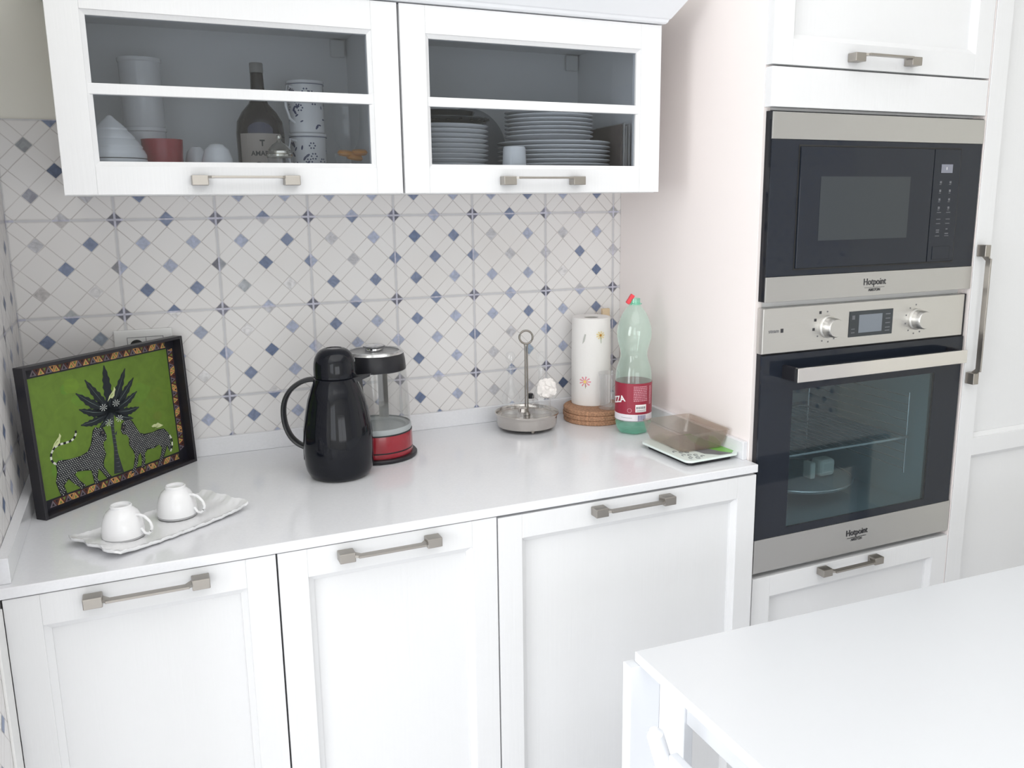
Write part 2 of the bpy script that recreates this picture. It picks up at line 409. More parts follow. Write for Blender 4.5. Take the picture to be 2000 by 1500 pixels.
def diamonds(B, c0, c1, r0, r1, place, table=True, ulim=None):
    """place(u, v) -> 3D point just in front of the wall; u right, v down in tiles"""
    h = .079; B.use('glaze_paint')
    def tri(pts, col):
        if ulim and any(p[0] < ulim[0]-.001 or p[0] > ulim[1]+.001 or p[1] > ulim[2] or p[1] < ulim[3] for p in pts): return
        j = lambda: rng.uniform(-.004, .004)
        B.poly([place(p[0]+j()*(p[0] % .5 > .03), p[1]) for p in pts], col)
    for c in range(c0, c1+1):
        for r in range(r0, r1+1):
            cc = CELL.get((c, r)) if table else None
            cc = cc or tuple(rcol() for _ in range(5))
            for (du, dv), col in zip(((.25, .25), (.75, .25), (.5, .5), (.25, .75), (.75, .75)), cc):
                u, v = c+du, r+dv-1; k = h*.97
                tri([(u-k, v), (u, v+k), (u+k, v), (u, v-k)], col)
            v = r-1
            hm = (HMID.get((c, r)) if table else None) or (rcol(), rcol())
            tri([(c+.5-h, v), (c+.5+h, v), (c+.5, v-h)], hm[0]); tri([(c+.5-h, v), (c+.5, v+h), (c+.5+h, v)], hm[1])
            vm = (VMID.get((c, r)) if table else None) or (rcol(), rcol())
            tri([(c-h, v+.5), (c, v+.5+h), (c, v+.5-h)], vm[0]); tri([(c, v+.5-h), (c, v+.5+h), (c+h, v+.5)], vm[1])
            for s1, s2 in ((-1, -1), (1, -1), (-1, 1), (1, 1)):
                col = rcol(True)
                if table and c == 6 and r == 1: col = glaze(140, 142, 146)
                if table and c == 5 and r == 1 and s1 > 0: col = G_
                tri([(c, v), (c+s1*h, v), (c, v+s2*h)], col)
    # fine grout lines crossing the diamonds
    B.use('glaze_paint'); gc = lin(188, 188, 202)
    for c in range(c0, c1+2):
        for r in range(r0, r1+2):
            v = r-1
            if ulim and (c-.09 < ulim[0]-.1 or v > ulim[2] or v < ulim[3]): continue
            g = .011
            def quad(u0, u1, v0, v1):
                if ulim: u0, u1, v0, v1 = max(u0, ulim[0]), min(u1, ulim[1]), max(v0, ulim[3]), min(v1, ulim[2])
                if u1 > u0 and v1 > v0: B.poly([place(p, q, .0003) for p, q in ((u0, v0), (u0, v1), (u1, v1), (u1, v0))], gc)
            quad(c-g, c+g, v-h, v+h); quad(c-h, c-g, v-g, v+g); quad(c+g, c+h, v-g, v+g)
            quad(c+.5-h, c+.5+h, v-g*.8, v+g*.8); quad(c-g*.8, c+g*.8, v+.5-h, v+.5+h)
def uvface(B, pts, uvs):
    f = B.poly(pts)
    for l, q in zip(f.loops, uvs): l[B.uv].uv = q
    return f
ZTT = ZR+T    # top of the tiling
B = MB().use('wall_paint'); B.box(-2.2, 3.6, .004, .2, 0, 2.7)
B.use('patterned_tile')
x0, x1, z0, z1 = XL-.02, XP+.02, .0, ZTT
uvface(B, [(x0, 0, z0), (x1, 0, z0), (x1, 0, z1), (x0, 0, z1)], [((x-XR)/T, (z-ZR)/T) for x, z in ((x0, z0), (x1, z0), (x1, z1), (x0, z1))])
B.poly([(x0, 0, z1), (x1, 0, z1), (x1, .005, z1), (x0, .005, z1)])
diamonds(B, -1, 6, 0, 3, lambda u, v, e=0: (XR+u*T, -.0003-e, ZR-v*T), True, ((XL-XR)/T, (XP-XR)/T, 2.6, -1.0))
struct(B.done('wall_back', recalc=False))
# left wall: a short tiled return, open to the room nearer the camera
B = MB().use('wall_paint'); B.box(.10, XL-.004, -.80, .004, 0, 2.7)
B.use('patterned_tile'); y0, y1 = -.80, 0
uvface(B, [(XL, y0, 0), (XL, y1, 0), (XL, y1, z1), (XL, y0, z1)], [(y/T, (z-ZR)/T) for y, z in ((y0, 0), (y1, 0), (y1, z1), (y0, z1))])
B.use('wall_paint'); B.poly([(XL-.005, y0, z1), (XL, y0, z1), (XL, y1, z1), (XL-.005, y1, z1)]); B.poly([(XL-.005, y0, 0), (XL, y0, 0), (XL, y0, z1), (XL-.005, y0, z1)])
diamonds(B, -5, -1, 0, 7, lambda u, v, e=0: (XL+.0003+e, u*T, ZR-v*T), False, (-.80/T, 0, 7.2, -1.0))
struct(B.done('wall_left', recalc=False))
B = MB().use('white_plastic'); B.box(XL, XL+.004, -.650, -.596, .0, .872, .001); struct(B.done('trim_1'))
# tiling on the far side of the room, seen only as a reflection in the appliance glass
B = MB().use('patterned_tile'); y0, y1 = -4.2, -2.35
uvface(B, [(3.596, y1, 0), (3.596, y0, 0), (3.596, y0, 2.2), (3.596, y1, 2.2)], [(y/T, (z-ZR)/T) for y, z in ((y1, 0), (y0, 0), (y0, 2.2), (y1, 2.2))])
B.box(3.5962, 3.6, y0, y1, 0, 2.2)
diamonds(B, -21, -13, -3, 7, lambda u, v, e=0: (3.5955-e, u*T, ZR-v*T), False, (-21.5, -12.1, 7.2, -4))
struct(B.done('trim_2', recalc=False))

# ------------------------------------------------------------------ cabinetry
def handle(parent, x, y, z, w, vertical=False, bz=.0040):
    """satin bow handle: two square feet and a flat bar set forward; x,z = centre, y = door face, bz = height of the bar on the feet"""
    B = MB().use('satin_nickel'); h, bw, dp = .017, .027, .024
    for s in (-1, 1):
        xa, xb = sorted((s*w/2, s*(w/2-bw))); B.box(xa, xb, -dp, -.0002, -h/2, h/2, .0012)
        xi = s*(w/2-bw+.002)
        B.prism([(xi, -dp+.0005), (xi-s*.012, -dp-.006), (xi-s*.012, -dp+.006), (xi, -.004)], 'z', bz-.0022, bz+.0022)
    B.box(-(w/2-bw)+.004, (w/2-bw)-.004, -dp-.007, -dp+.007, bz-.0020, bz+.0020, .0006)
    R = Matrix.Rotation(math.radians(90), 4, 'Y') if vertical else Matrix.Identity(4)
    bmesh.ops.transform(B.bm, matrix=Matrix.Translation((x, y, z)) @ R, verts=B.bm.verts)
    return B.done('handle', None, parent)
def shaker(parent, name, x0, x1, z0, z1, yf, st=.047, th=.022, rails=(), m='white_lacquer', panel=True, rb=None, rt=None):
    """framed door: stiles, rails, bevelled inner moulding and a recessed panel"""
    rb = rb or st; rt = rt or st
    B = MB().use(m); yb = yf+th; b = .0008
    B.box(x0, x0+st, yf, yb, z0, z1, b); B.box(x1-st, x1, yf, yb, z0, z1, b)
    B.box(x0+st, x1-st, yf, yb, z1-rt, z1, b); B.box(x0+st, x1-st, yf, yb, z0, z0+rb, b)
    for (ra, rc) in rails: B.box(x0+st, x1-st, yf, yb, ra, rc, b)
    zs = [z0+rb] + [v for r in sorted(rails) for v in r] + [z1-rt]
    mw, md = .010, .0100
    for za, zb in zip(zs[::2], zs[1::2]):
        xa, xb = x0+st, x1-st
        # moulding: sloping step round the opening
        for (p, q, r, s_) in (((xa, za), (xb, za), (xb-mw, za+mw), (xa+mw, za+mw)), ((xb, za), (xb, zb), (xb-mw, zb-mw), (xb-mw, za+mw)),
                              ((xb, zb), (xa, zb), (xa+mw, zb-mw), (xb-mw, zb-mw)), ((xa, zb), (xa, za), (xa+mw, za+mw), (xa+mw, zb-mw))):
            B.poly([(p[0], yf+.004, p[1]), (q[0], yf+.004, q[1]), (r[0], yf+md, r[1]), (s_[0], yf+md, s_[1])])
            B.poly([(s_[0], yf+md, s_[1]), (r[0], yf+md, r[1]), (r[0], yf+md+.0045, r[1]), (s_[0], yf+md+.0045, s_[1])])
        if panel: B.box(xa+.002, xb-.002, yf+md+.0042, yb-.001, za+.002, zb-.002)
    return B.done(name, None, parent, recalc=True)
# base cabinets
YD = -.588
grp = 'base cabinets under the worktop'
for x0, x1, lab, dz in ((.2655, .6562, 'white framed base cabinet under the worktop, leftmost, below the cup tray', 0), (.6592, 1.0508, 'white framed base cabinet under the worktop, middle one below the black flask', 0), (1.0538, 1.6450, 'wide white framed base cabinet under the worktop, next to the oven', 0)):
    t = thing('base_cabinet', ((x0+x1)/2, -.3, 0), lab, 'cabinet', grp)
    B = MB().use('cabinet_white'); th = .016; a, b = x0+.001, x1-.001
    B.box(a, a+th, YD+.0225, -.02, .10, .88); B.box(b-th, b, YD+.0225, -.02, .10, .88); B.box(a+th, b-th, YD+.0225, -.02, .10, .116); B.box(a+th, b-th, -.028, -.02, .116, .88)
    B.box(a+th, b-th, YD+.0225, -.45, .864, .88)
    B.done('body', None, t)
    B = MB().use('gap_dark'); B.box(a, b, YD+.07, YD+.085, 0.0, .10); B.done('plinth', None, t)
    if x1 < 1.6:
        B = MB().use('gap_dark'); B.box(x1-.0045, x1+.0005, YD+.0155, YD+.022, .10, .872); B.done('gasket', None, t)
    zt_ = .877 if x0 > 1 else .8805
    d = shaker(t, 'door', x0, x1, .105, zt_, YD, st=.048, rt=zt_-.830)
    d['label'] = 'framed door with wood grain panel'
    w = .181
    hx = {0: .461, 1: .8475, 2: 1.338}[[.2655, .6592, 1.0538].index(x0)]
    handle(d, hx, YD, .861, w, bz=.0012)
# worktop with upstands
t = thing('worktop', (.95, -.3, .88), 'glossy white quartz worktop slab running over the base cabinets', 'worktop')
B = MB().use('quartz'); B.box(XL+.0005, XP-.0005, -DC, -.001, .8825, ZC, .0015, 2)
B.done('slab', None, t)
for bx, lab in (((XL+.0005, XP-.0005, -.0125, -.0006), 'long low white quartz upstand along the back tiles behind the jugs'), ((XL+.0005, XL+.0165, -.576, -.0130), 'low white quartz upstand along the left tiled wall'), ((XP-.0125, XP-.0005, -.553, -.0130), 'low white quartz upstand against the pinkish side panel by the kitchen scale')):
    B = MB().use('quartz'); B.box(*bx[:4], ZC+.0002, .9400, .0008, 1); solo(B.done('upstand'), lab, 'upstand', 'upstands round the worktop')

# wall cabinet: two glass-door units + crown
YU, ZB, ZT = -.36, 1.4654, 1.8085
def wall_cab(x0, x1, lab, hx):
    t = thing('wall_cabinet', ((x0+x1)/2, -.17, ZB), lab, 'cabinet', 'glass-door wall cabinets')
    B = MB().use('cabinet_white'); th = .018; yf = YU+.0225
    B.box(x0, x0+th, yf, -.0008, ZB, ZT); B.box(x1-th, x1, yf, -.0008, ZB, ZT); B.box(x0+th, x1-th, yf, -.0008, ZB, ZB+th); B.box(x0+th, x1-th, yf, -.0008, ZT-.012, ZT)
    B.box(x0+th, x1-th, -.010, -.004, ZB+th, ZT-.012)
    B.done('body', None, t)
    # door frame with one glazing bar
    B = MB().use('white_lacquer'); xa, xb = x0+.0015, x1-.0015; yb = YU+.021; st = .049; b = .0008; za, zb = ZB+.001, ZT-.001
    B.box(xa, xa+st, YU, yb, za, zb, b); B.box(xb-st, xb, YU, yb, za, zb, b); B.box(xa+st, xb-st, YU, yb, zb-.050, zb, b); B.box(xa+st, xb-st, YU, yb, za, za+.047, b)
    X0, X1, Z0, Z1 = xa+st, xb-st, za+.047, zb-.050; mw = .0075
    for zz0, zz1 in ((Z0, 1.6255), (1.6465, Z1)):
        pass
    B.box(X0, X1, YU+.003, yb, 1.6275, 1.6450, .0012)
    for (p, q, r, s) in (((X0, Z0), (X1, Z0), (X1-mw, Z0+mw), (X0+mw, Z0+mw)), ((X1, Z0), (X1, Z1), (X1-mw, Z1-mw), (X1-mw, Z0+mw)), ((X1, Z1), (X0, Z1), (X0+mw, Z1-mw), (X1-mw, Z1-mw)), ((X0, Z1), (X0, Z0), (X0+mw, Z0+mw), (X0+mw, Z1-mw))):
        B.poly([(p[0], YU+.002, p[1]), (q[0], YU+.002, q[1]), (r[0], YU+.007, r[1]), (s[0], YU+.007, s[1])])
        B.poly([(s[0], YU+.007, s[1]), (r[0], YU+.007, r[1]), (r[0], yb, r[1]), (s[0], yb, s[1])])
    d = B.done('door', None, t)
    g = MB().use('smoked_cabinet_glass'); g.poly([(X0+.004, YU+.0125, Z0+.004), (X1-.004, YU+.0125, Z0+.004), (X1-.004, YU+.0125, Z1-.004), (X0+.004, YU+.0125, Z1-.004)])
    gg = g.done('glass_pane', None, d); gg['label'] = 'smoked grey glass pane'
    handle(d, hx, YU, 1.490, .181, bz=.0055)
    B = MB().use('white_plastic'); B.box(x1-th-.036, x1-th-.004, -.022, -.0105, ZT-.050, ZT-.014, .003); B.done('hanging_bracket', None, t)
    return t
wc1 = wall_cab(.3913, .9640, 'white wall cabinet with smoked glass door holding a dark liqueur bottle and mugs', .678)
wc2 = wall_cab(.9655, 1.5338, 'white wall cabinet with smoked glass door holding stacked plates', 1.2515)
for q in (wc1, wc2): del q['group']
B = MB().use('white_smooth')
def crown(B, x0, x1, prof):
    """moulding sweeping left return, front and right return; prof = (projection, height)"""
    rings = []
    for d, z in prof: rings.append([Vector((x0-d, -.001, ZT+z)), Vector((x0-d, YU-d, ZT+z)), Vector((x1+d, YU-d, ZT+z)), Vector((x1+d, -.001, ZT+z))])
    n = bmesh.new(); V = [[n.verts.new(p) for p in r] for r in rings]
    for A, C in zip(V, V[1:]):
        for k in range(3): n.faces.new([A[k], A[k+1], C[k+1], C[k]])
    n.faces.new(V[0][::-1]); n.faces.new(V[-1])
    for k in (0, 3):
        pass
    bmesh.ops.recalc_face_normals(n, faces=n.faces); B.merge(n)
crown(B, .3913, 1.5338, [(0, .0008), (.005, .0012), (.008, .004), (.010, .009), (.013, .011), (.050, .062), (.054, .068), (.060, .070), (.060, .078)])
solo(B.done('crown_moulding'), 'white sloping crown moulding running along the top of the wall cabinets', 'moulding')

# oven tower
YO = -.5776
t = thing('oven_tower_cabinet', (1.95, -.3, 0), 'tall white cabinet housing the built-in microwave and oven', 'cabinet')
B = MB().use('side_panel_white'); B.box(XP, XP+.018, -.5566, -.001, .0, 2.3, .0006); o = B.done('side_panel', None, t)
B = MB().use('side_panel_white'); B.box(2.2545, 2.2570, -.5766, -.5560, .1, 2.3); B.box(2.240, 2.257, -.5560, -.02, .1, 2.3); B.done('side_panel', None, t)
B = MB().use('cabinet_white')
for z in (.10, .620, 1.2300, 1.626, 1.700, 2.28): B.box(XP+.018, 2.240, -.5550, -.03, z-.002, z+.014)
B.box(XP+.018, 2.240, -.03, -.02, .1, 2.3)
B.done('shelf_frame', None, t)
d = shaker(t, 'lift_door', 1.6485, 2.2525, 1.7085, 2.29, YO, st=.049)
handle(d, 1.9285, YO, 1.729, .182, bz=.0055)
B = MB().use('white_lacquer'); B.box(1.6485, 2.2525, YO, YO+.021, 1.6285, 1.7045, .0012); B.done('filler_panel', None, t)
d = shaker(t, 'drawer', 1.6560, 2.2540, .32, .6305, YO, st=.049)
handle(d, 1.928, YO, .6175, .182, bz=.0012)

B = MB().use('gap_dark'); B.box(1.66, 2.25, YO+.03, YO+.045, 0.0, .10); B.done('plinth', None, t)
# tall larder cabinet at right
t = thing('larder_cabinet', (2.56, -.3, 0), 'tall white larder cabinet with long vertical handle right of the oven', 'cabinet')
B = MB().use('cabinet_white'); B.box(2.2600, 2.276, -.5550, -.001, .1, 2.3); B.box(2.845, 2.861, -.5550, -.001, .1, 2.3); B.box(2.276, 2.845, -.5550, -.001, .1, .116); B.box(2.276, 2.845, -.012, -.001, .116, 2.3); B.box(2.276, 2.845, -.5550, -.012, 2.284, 2.3)
B.done('body', None, t)
B = MB().use('gap_dark'); B.box(2.27, 2.85, YO+.03, YO+.045, 0.0, .10); B.done('plinth', None, t)
d = shaker(t, 'door', 2.2590, 2.8610, .105, 2.29, YO, st=.052, rails=[(.827, .872)])
handle(d, 2.268+.004, YO, 1.1775, .328, vertical=True)

# ------------------------------------------------------------------ microwave
AX0, AX1, AY = 1.6548, 2.2523, -.5756
t = thing('microwave_oven', ((AX0+AX1)/2, -.4, 1.245), 'black built-in microwave with steel bands above and below, over the oven', 'microwave')
B = MB().use('black_matte'); B.box(AX0+.02, AX1-.02, -.555, -.12, 1.2455, 1.6220); B.done('housing', None, t)
B = MB().use('black_gloss'); B.box(AX0, AX1, AY+.0008, -.5562, 1.2410, 1.6215, .0008)
B.done('front_frame', None, t)
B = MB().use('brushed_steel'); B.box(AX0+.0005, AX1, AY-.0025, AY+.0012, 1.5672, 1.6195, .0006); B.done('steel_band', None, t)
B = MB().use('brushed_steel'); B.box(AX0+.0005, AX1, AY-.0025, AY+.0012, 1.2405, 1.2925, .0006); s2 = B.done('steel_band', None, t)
def brand(parent, x, z, y):
    B = MB().use('ink_dark'); front_text(B, 'Hotpoint', x, y, z, .0205, .0001, sx=.86)
    B.box(x-.029, x+.029, y-.0003, y+.0002, z-.0125, z-.0118); front_text(B, 'ARISTON', x, y, z-.0175, .0085, 0, sx=.95)
    o = B.done('brand_lettering', None, parent); return o
brand(s2, 1.953, 1.2705, AY-.0030)
B = MB().use('black_glass'); B.box(AX0+.001, AX1-.001, AY-.0012, AY+.0010, 1.2930, 1.5668, .0005)
# rounded inner panel outline = shallow groove strips
B.done('glass_fascia', None, t)
X0, X1, Z0, Z1 = 1.7275, 2.1845, 1.3075, 1.5540
B = MB().use('black_matte')
for a in ((X0-.003, X1+.003, Z1, Z1+.003), (X0-.003, X1+.003, Z0-.003, Z0), (X0-.003, X0, Z0, Z1), (X1, X1+.003, Z0, Z1), (2.1005, 2.1020, Z0, Z1)): B.box(a[0], a[1], AY-.0018, AY-.0008, a[2], a[3])
B.done('door_seal', None, t)
B = MB().use('black_glass'); B.box(X0+.0008, 2.0998, AY-.0055, AY-.0013, Z0+.0008, Z1-.0008, .001); dr = B.done('door', None, t)
B = MB().use('display_off'); B.box(1.7825, 2.0330, AY-.0060, AY-.0056, 1.3640, 1.4945); w = B.done('door_window', None, dr); w['label'] = 'grey mesh viewing window'
B = MB().use('black_glass'); B.box(2.1028, X1-.0008, AY-.0045, AY-.0013, Z0+.0008, Z1-.0008, .001); cp = B.done('control_panel', None, t)
B = MB().use('mw_display'); B.box(2.1250, 2.1595, AY-.0051, AY-.0046, 1.5030, 1.5215)
B.use('ink_white'); B.box(2.1405, 2.1420, AY-.0054, AY-.0050, 1.5095, 1.5155)
B.done('display', None, cp)
bz = [1.4812, 1.4627, 1.4436, 1.4256]
for z in bz:
    for x in (2.1262, 2.1560):
        B = MB().use('panel_mark'); k = rng.random()
        B.box(x-.0028, x+.0028, AY-.0051, AY-.0046, z-.0010, z+.0040); B.box(x-.0038, x+.0022, AY-.0051, AY-.0046, z-.0040, z-.0028)
        B.done('button_mark', None, cp)
B = MB().use('panel_mark')
for z in (1.4168, 1.4020, 1.3925, 1.3650):
    for x in (2.128, 2.157): B.box(x-.0065, x+.0065, AY-.0050, AY-.0046, z-.0007, z+.0007)
for z, x, w in ((1.3780, 2.128, .005), (1.3800, 2.156, .003), (1.3735, 2.128, .0045), (1.3700, 2.1565, .0055)): B.box(x-w, x+w, AY-.0050, AY-.0046, z-.0012, z+.0012)
B.done('scale_marks', None, cp)
B = MB().use('black_glass'); B.box(2.1160, 2.1700, AY-.0056, AY-.0046, 1.3130, 1.3420, .0008); B.done('door_button', None, cp)

# ------------------------------------------------------------------ oven
t = thing('built_in_oven', ((AX0+AX1)/2, -.4, .64), 'steel and black glass built-in oven with wide bar handle under the microwave', 'oven')
B = MB().use('black_matte'); x0, x1, z0, z1 = AX0+.015, AX1-.015, .644, 1.226
B.box(x0, x0+.03, -.553, -.06, z0, z1); B.box(x1-.03, x1, -.553, -.06, z0, z1); B.box(x0+.03, x1-.03, -.553, -.06, z0, .70); B.box(x0+.03, x1-.03, -.553, -.06, 1.09, z1); B.box(x0+.03, x1-.03, -.10, -.06, .70, 1.09)
B.done('housing', None, t)
B = MB().use('oven_enamel')   # cavity liner with rounded ribs
cx0, cx1, cz0, cz1, cyb = 1.722, 2.185, .712, 1.075, -.14
B.box(cx0-.012, cx0, -.545, cyb, cz0, cz1); B.box(cx1, cx1+.012, -.545, cyb, cz0, cz1); B.box(cx0-.012, cx1+.012, -.545, cyb, cz0-.012, cz0); B.box(cx0-.012, cx1+.012, -.545, cyb, cz1, cz1+.012); B.box(cx0-.012, cx1+.012, cyb, cyb+.012, cz0-.012, cz1+.012)
for k in range(8): B.tube([(cx0+.004, cyb-.001, cz0+.04+k*.042), (cx1-.004, cyb-.001, cz0+.04+k*.042)], .008, 8)
B.done('cavity', None, t)
for x in (2.150, 1.745):
    B = MB().use('wire_steel')
    for y in (-.52, -.18): B.tube([(x, y, .79), (x, y, .99)], .0022, 6)
    for k in range(10): z = .80+k*.02; B.tube([(x, -.52, z), (x, -.18, z)], .0014, 5)
    B.done('side_rack', None, t)
B = MB().use('wire_steel'); zr = .883
B.tube([(1.75, -.53, zr), (2.145, -.53, zr), (2.145, -.17, zr), (1.75, -.17, zr)], .003, 8, closed=True)
for k in range(16): x = 1.77+k*.0235; B.tube([(x, -.53, zr), (x, -.17, zr)], .0013, 5)
B.done('wire_shelf', None, t)
B = MB().use('wire_steel'); B.tube([(1.95+.14*math.cos(a*math.pi/16), -.36+.14*math.sin(a*math.pi/16), .768) for a in range(32)], .0028, 6, closed=True)
B.use('oven_enamel'); B.lathe([(0, .765), (.138, .765), (.138, .762), (0, .762)], 32, (1.95, -.36)); B.done('round_pan', None, t)
B = MB().use('oven_pale'); B.box(1.950, 1.966, -.42, -.39, .770, .812, .004); B.box(1.982, 2.030, -.42, -.38, .770, .814, .010, 3); B.done('heating_block', None, t)
# fascia
B = MB().use('brushed_steel_lit'); B.box(AX0-.0, AX1-.012, AY, -.5562, 1.1320, 1.2278, .0012); fa = B.done('control_panel', None, t)
B = MB().use('black_satin'); B.box(AX0, AX1, AY+.004, -.5562, .6425, 1.1318); B.box(AX1-.0118, AX1, AY+.004, -.5562, 1.1318, 1.2278)
# hole for the cavity: build as frame instead
B.bm.free()
B = MB().use('black_satin')
for a in ((AX0+.002, cx0-.014, .6425, 1.1318), (cx1+.014, AX1, .6425, 1.1318), (cx0-.014, cx1+.014, .6425, cz0-.014), (cx0-.014, cx1+.014, cz1+.014, 1.1318), (AX1-.0118, AX1, 1.1320, 1.2278)): B.box(a[0], a[1], AY+.006, -.5562, a[2], a[3])
B.done('front_frame', None, t)
for x in (1.8290, 2.0890):
    B = MB().use('brushed_steel_lit'); Tm = Matrix.Translation((x, AY, 1.1793)) @ Matrix.Rotation(math.radians(90), 4, 'X')
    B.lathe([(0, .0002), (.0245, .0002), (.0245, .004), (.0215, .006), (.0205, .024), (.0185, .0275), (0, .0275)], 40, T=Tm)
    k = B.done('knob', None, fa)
B = MB().use('display_off'); B.box(1.8885, 2.0160, AY-.0012, AY-.0002, 1.1515, 1.2080, .0004); ds = B.done('display', None, fa)
B = MB().use('display_lcd'); B.box(1.9160, 1.9838, AY-.0016, AY-.0013, 1.1597, 1.1995)
B.use('panel_mark')
for z in (1.197, 1.187, 1.177, 1.167, 1.160): B.box(1.994, 2.008, AY-.0015, AY-.0013, z-.0012, z+.0012)
B.box(1.896, 1.904, AY-.0015, AY-.0013, 1.190, 1.199); B.box(1.895, 1.905, AY-.0015, AY-.0013, 1.168, 1.170); B.box(1.895, 1.905, AY-.0015, AY-.0013, 1.160, 1.162)
s = B.done('screen', None, ds) if False else B.done('screen', None, fa)
B = MB().use('ink_grey')
front_text(B, 'steam', 1.6835, AY-.0003, 1.1795, .0115, .0001)
B.use('ink_dark'); B.box(1.7015, 1.7085, AY-.0005, AY-.0001, 1.1750, 1.1835); B.done('panel_lettering', None, fa)
for cx, n0 in ((1.8290, 10), (2.0890, 9)):
    B = MB()
    for k in range(n0):
        a = math.radians(95+k*(300/n0)); rr = .033
        if cx < 1.9 and 1 <= k <= 3: B.use('ink_dark'); w = .0030; rr = .039
        else: B.use('ink_grey'); w = .0016
        px, pz = cx+rr*math.cos(a), 1.1793+rr*math.sin(a)
        B.box(px-w, px+w, AY-.0005, AY-.0001, pz-w, pz+w)
    B.done('dial_symbols', None, fa)
# glass door: black frit frame, clear window, steel foot
wx0, wx1, wz0, wz1 = 1.7420, 2.1620, .7380, 1.0480
B = MB().use('black_glass')
dx0, dx1 = 1.6560, 2.2470
for a in ((dx0, wx0, .7205, 1.1285), (wx1, dx1, .7205, 1.1285), (wx0, wx1, .7205, wz0), (wx0, wx1, wz1, 1.1285)): B.box(a[0], a[1], AY-.0005, AY+.0045, a[2], a[3])
dr = B.done('door', None, t)
B = MB().use('oven_glass'); y = AY-.0003
B.poly([(wx0, y, wz0), (wx1, y, wz0), (wx1, y, wz1), (wx0, y, wz1)]); B.poly([(wx0, y+.004, wz0), (wx1, y+.004, wz0), (wx1, y+.004, wz1), (wx0, y+.004, wz1)])
B.done('door_glass', None, dr, recalc=False)
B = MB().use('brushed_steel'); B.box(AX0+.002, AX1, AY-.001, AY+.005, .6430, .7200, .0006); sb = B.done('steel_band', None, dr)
brand(sb if False else dr, 1.953, .6905, AY-.0018)
B = MB().use('polished_steel'); B.box(1.7100, 2.2050, AY-.050, AY-.040, 1.0760, 1.1065, .0012)
B.use('black_satin')
B.box(1.7100, 1.7220, AY-.040, AY-.0006, 1.0770, 1.1055, .001); B.box(2.1930, 2.2050, AY-.040, AY-.0006, 1.0770, 1.1055, .001)
B.done('bar_handle', None, dr)

# ------------------------------------------------------------------ socket on the tiles
t = thing('wall_socket', (.488, -.004, 1.15), 'white wall socket plate on the tiles behind the painted tray', 'socket')
B = MB().use('white_plastic'); B.box(.4315, .5445, -.0085, -.0008, 1.115, 1.191, .002); pl = B.done('plate', None, t)
B = MB().use('ink_grey')
for a in ((.456, .5265, 1.1745, 1.1755), (.456, .457, 1.128, 1.1745), (.5255, .5265, 1.128, 1.1745), (.492, .493, 1.128, 1.1745)): B.box(a[0], a[1], -.0090, -.0084, a[2], a[3])
B.use('black_matte'); B.lathe([(0, 0), (.013, 0), (.013, .0006), (0, .0006)], 24, T=Matrix.Translation((.474, -.0084, 1.157)) @ Matrix.Rotation(math.radians(90), 4, 'X')); B.done('outlet', None, t)

# ------------------------------------------------------------------ painted tray leaning in the corner
P1 = Vector((.3032, -.3060, ZC+.0003)); u = Vector((.70896, .70525, 0)).normalized(); Tz = Vector((-.03091, .03091, .99904)).normalized(); n = u.cross(Tz).normalized()
if n.y > 0: n = -n
FR = Matrix((( u.x, Tz.x, n.x, P1.x), (u.y, Tz.y, n.y, P1.y), (u.z, Tz.z, n.z, P1.z), (0, 0, 0, 1)))   # local: x along, y up, z out of the picture
t = thing('painted_tray', P1, 'black rimmed serving tray with green palm and leopard painting, standing on edge in the corner', 'tray')
Wd, Hd, dp, rim, fl = .3775, .2755, .0245, .0060, -.0205
B = MB().use('black_wood')
for a in ((0, rim, 0, Hd), (Wd-rim, Wd, 0, Hd), (rim, Wd-rim, 0, rim), (rim, Wd-rim, Hd-rim, Hd)): B.box(a[0], a[1], a[2], a[3], -dp, 0, .0007, 1, FR)
B.box(rim, Wd-rim, rim, Hd-rim, -dp, fl, 0, 1, FR); B.done('rim', None, t)
B = MB().use('panel_paint')
def pp(pts, col, e=0):   # painted shape in mm on the tray floor
    m = [FR @ Vector((x/1000, y/1000, fl+.0002+e*.00006)) for x, y in pts]; B.poly(m, col)
K = lin(26, 26, 36); GR = lin(104, 132, 42); GR2 = lin(110, 140, 70); OR = lin(214, 160, 100); BR = lin(96, 52, 44); GY = lin(120, 108, 118)
x0, x1, y0, y1 = 6, 371.5, 6, 269.5; gx0, gx1, gy0, gy1 = 19, 349, 28, 251.5
pp([(x0, y0), (x1, y0), (x1, y1), (x0, y1)], K, 0)
pp([(gx0, gy0), (gx1, gy0), (gx1, gy1), (gx0, gy1)], lin(100, 128, 44), 1)
rp = random.Random(5)
for k in range(26):   # soft uneven washes of green
    cx, cy, r = rp.uniform(gx0+30, gx1-30), rp.uniform(gy0+25, gy1-25), rp.uniform(12, 26)
    pp([(cx+r*math.cos(a*math.pi/7)*rp.uniform(.8, 1.1), cy+r*.8*math.sin(a*math.pi/7)*rp.uniform(.8, 1.1)) for a in range(14)], tuple(c*rp.uniform(.9, 1.1) for c in lin(101, 130, 44)), 1.4+k*.01)
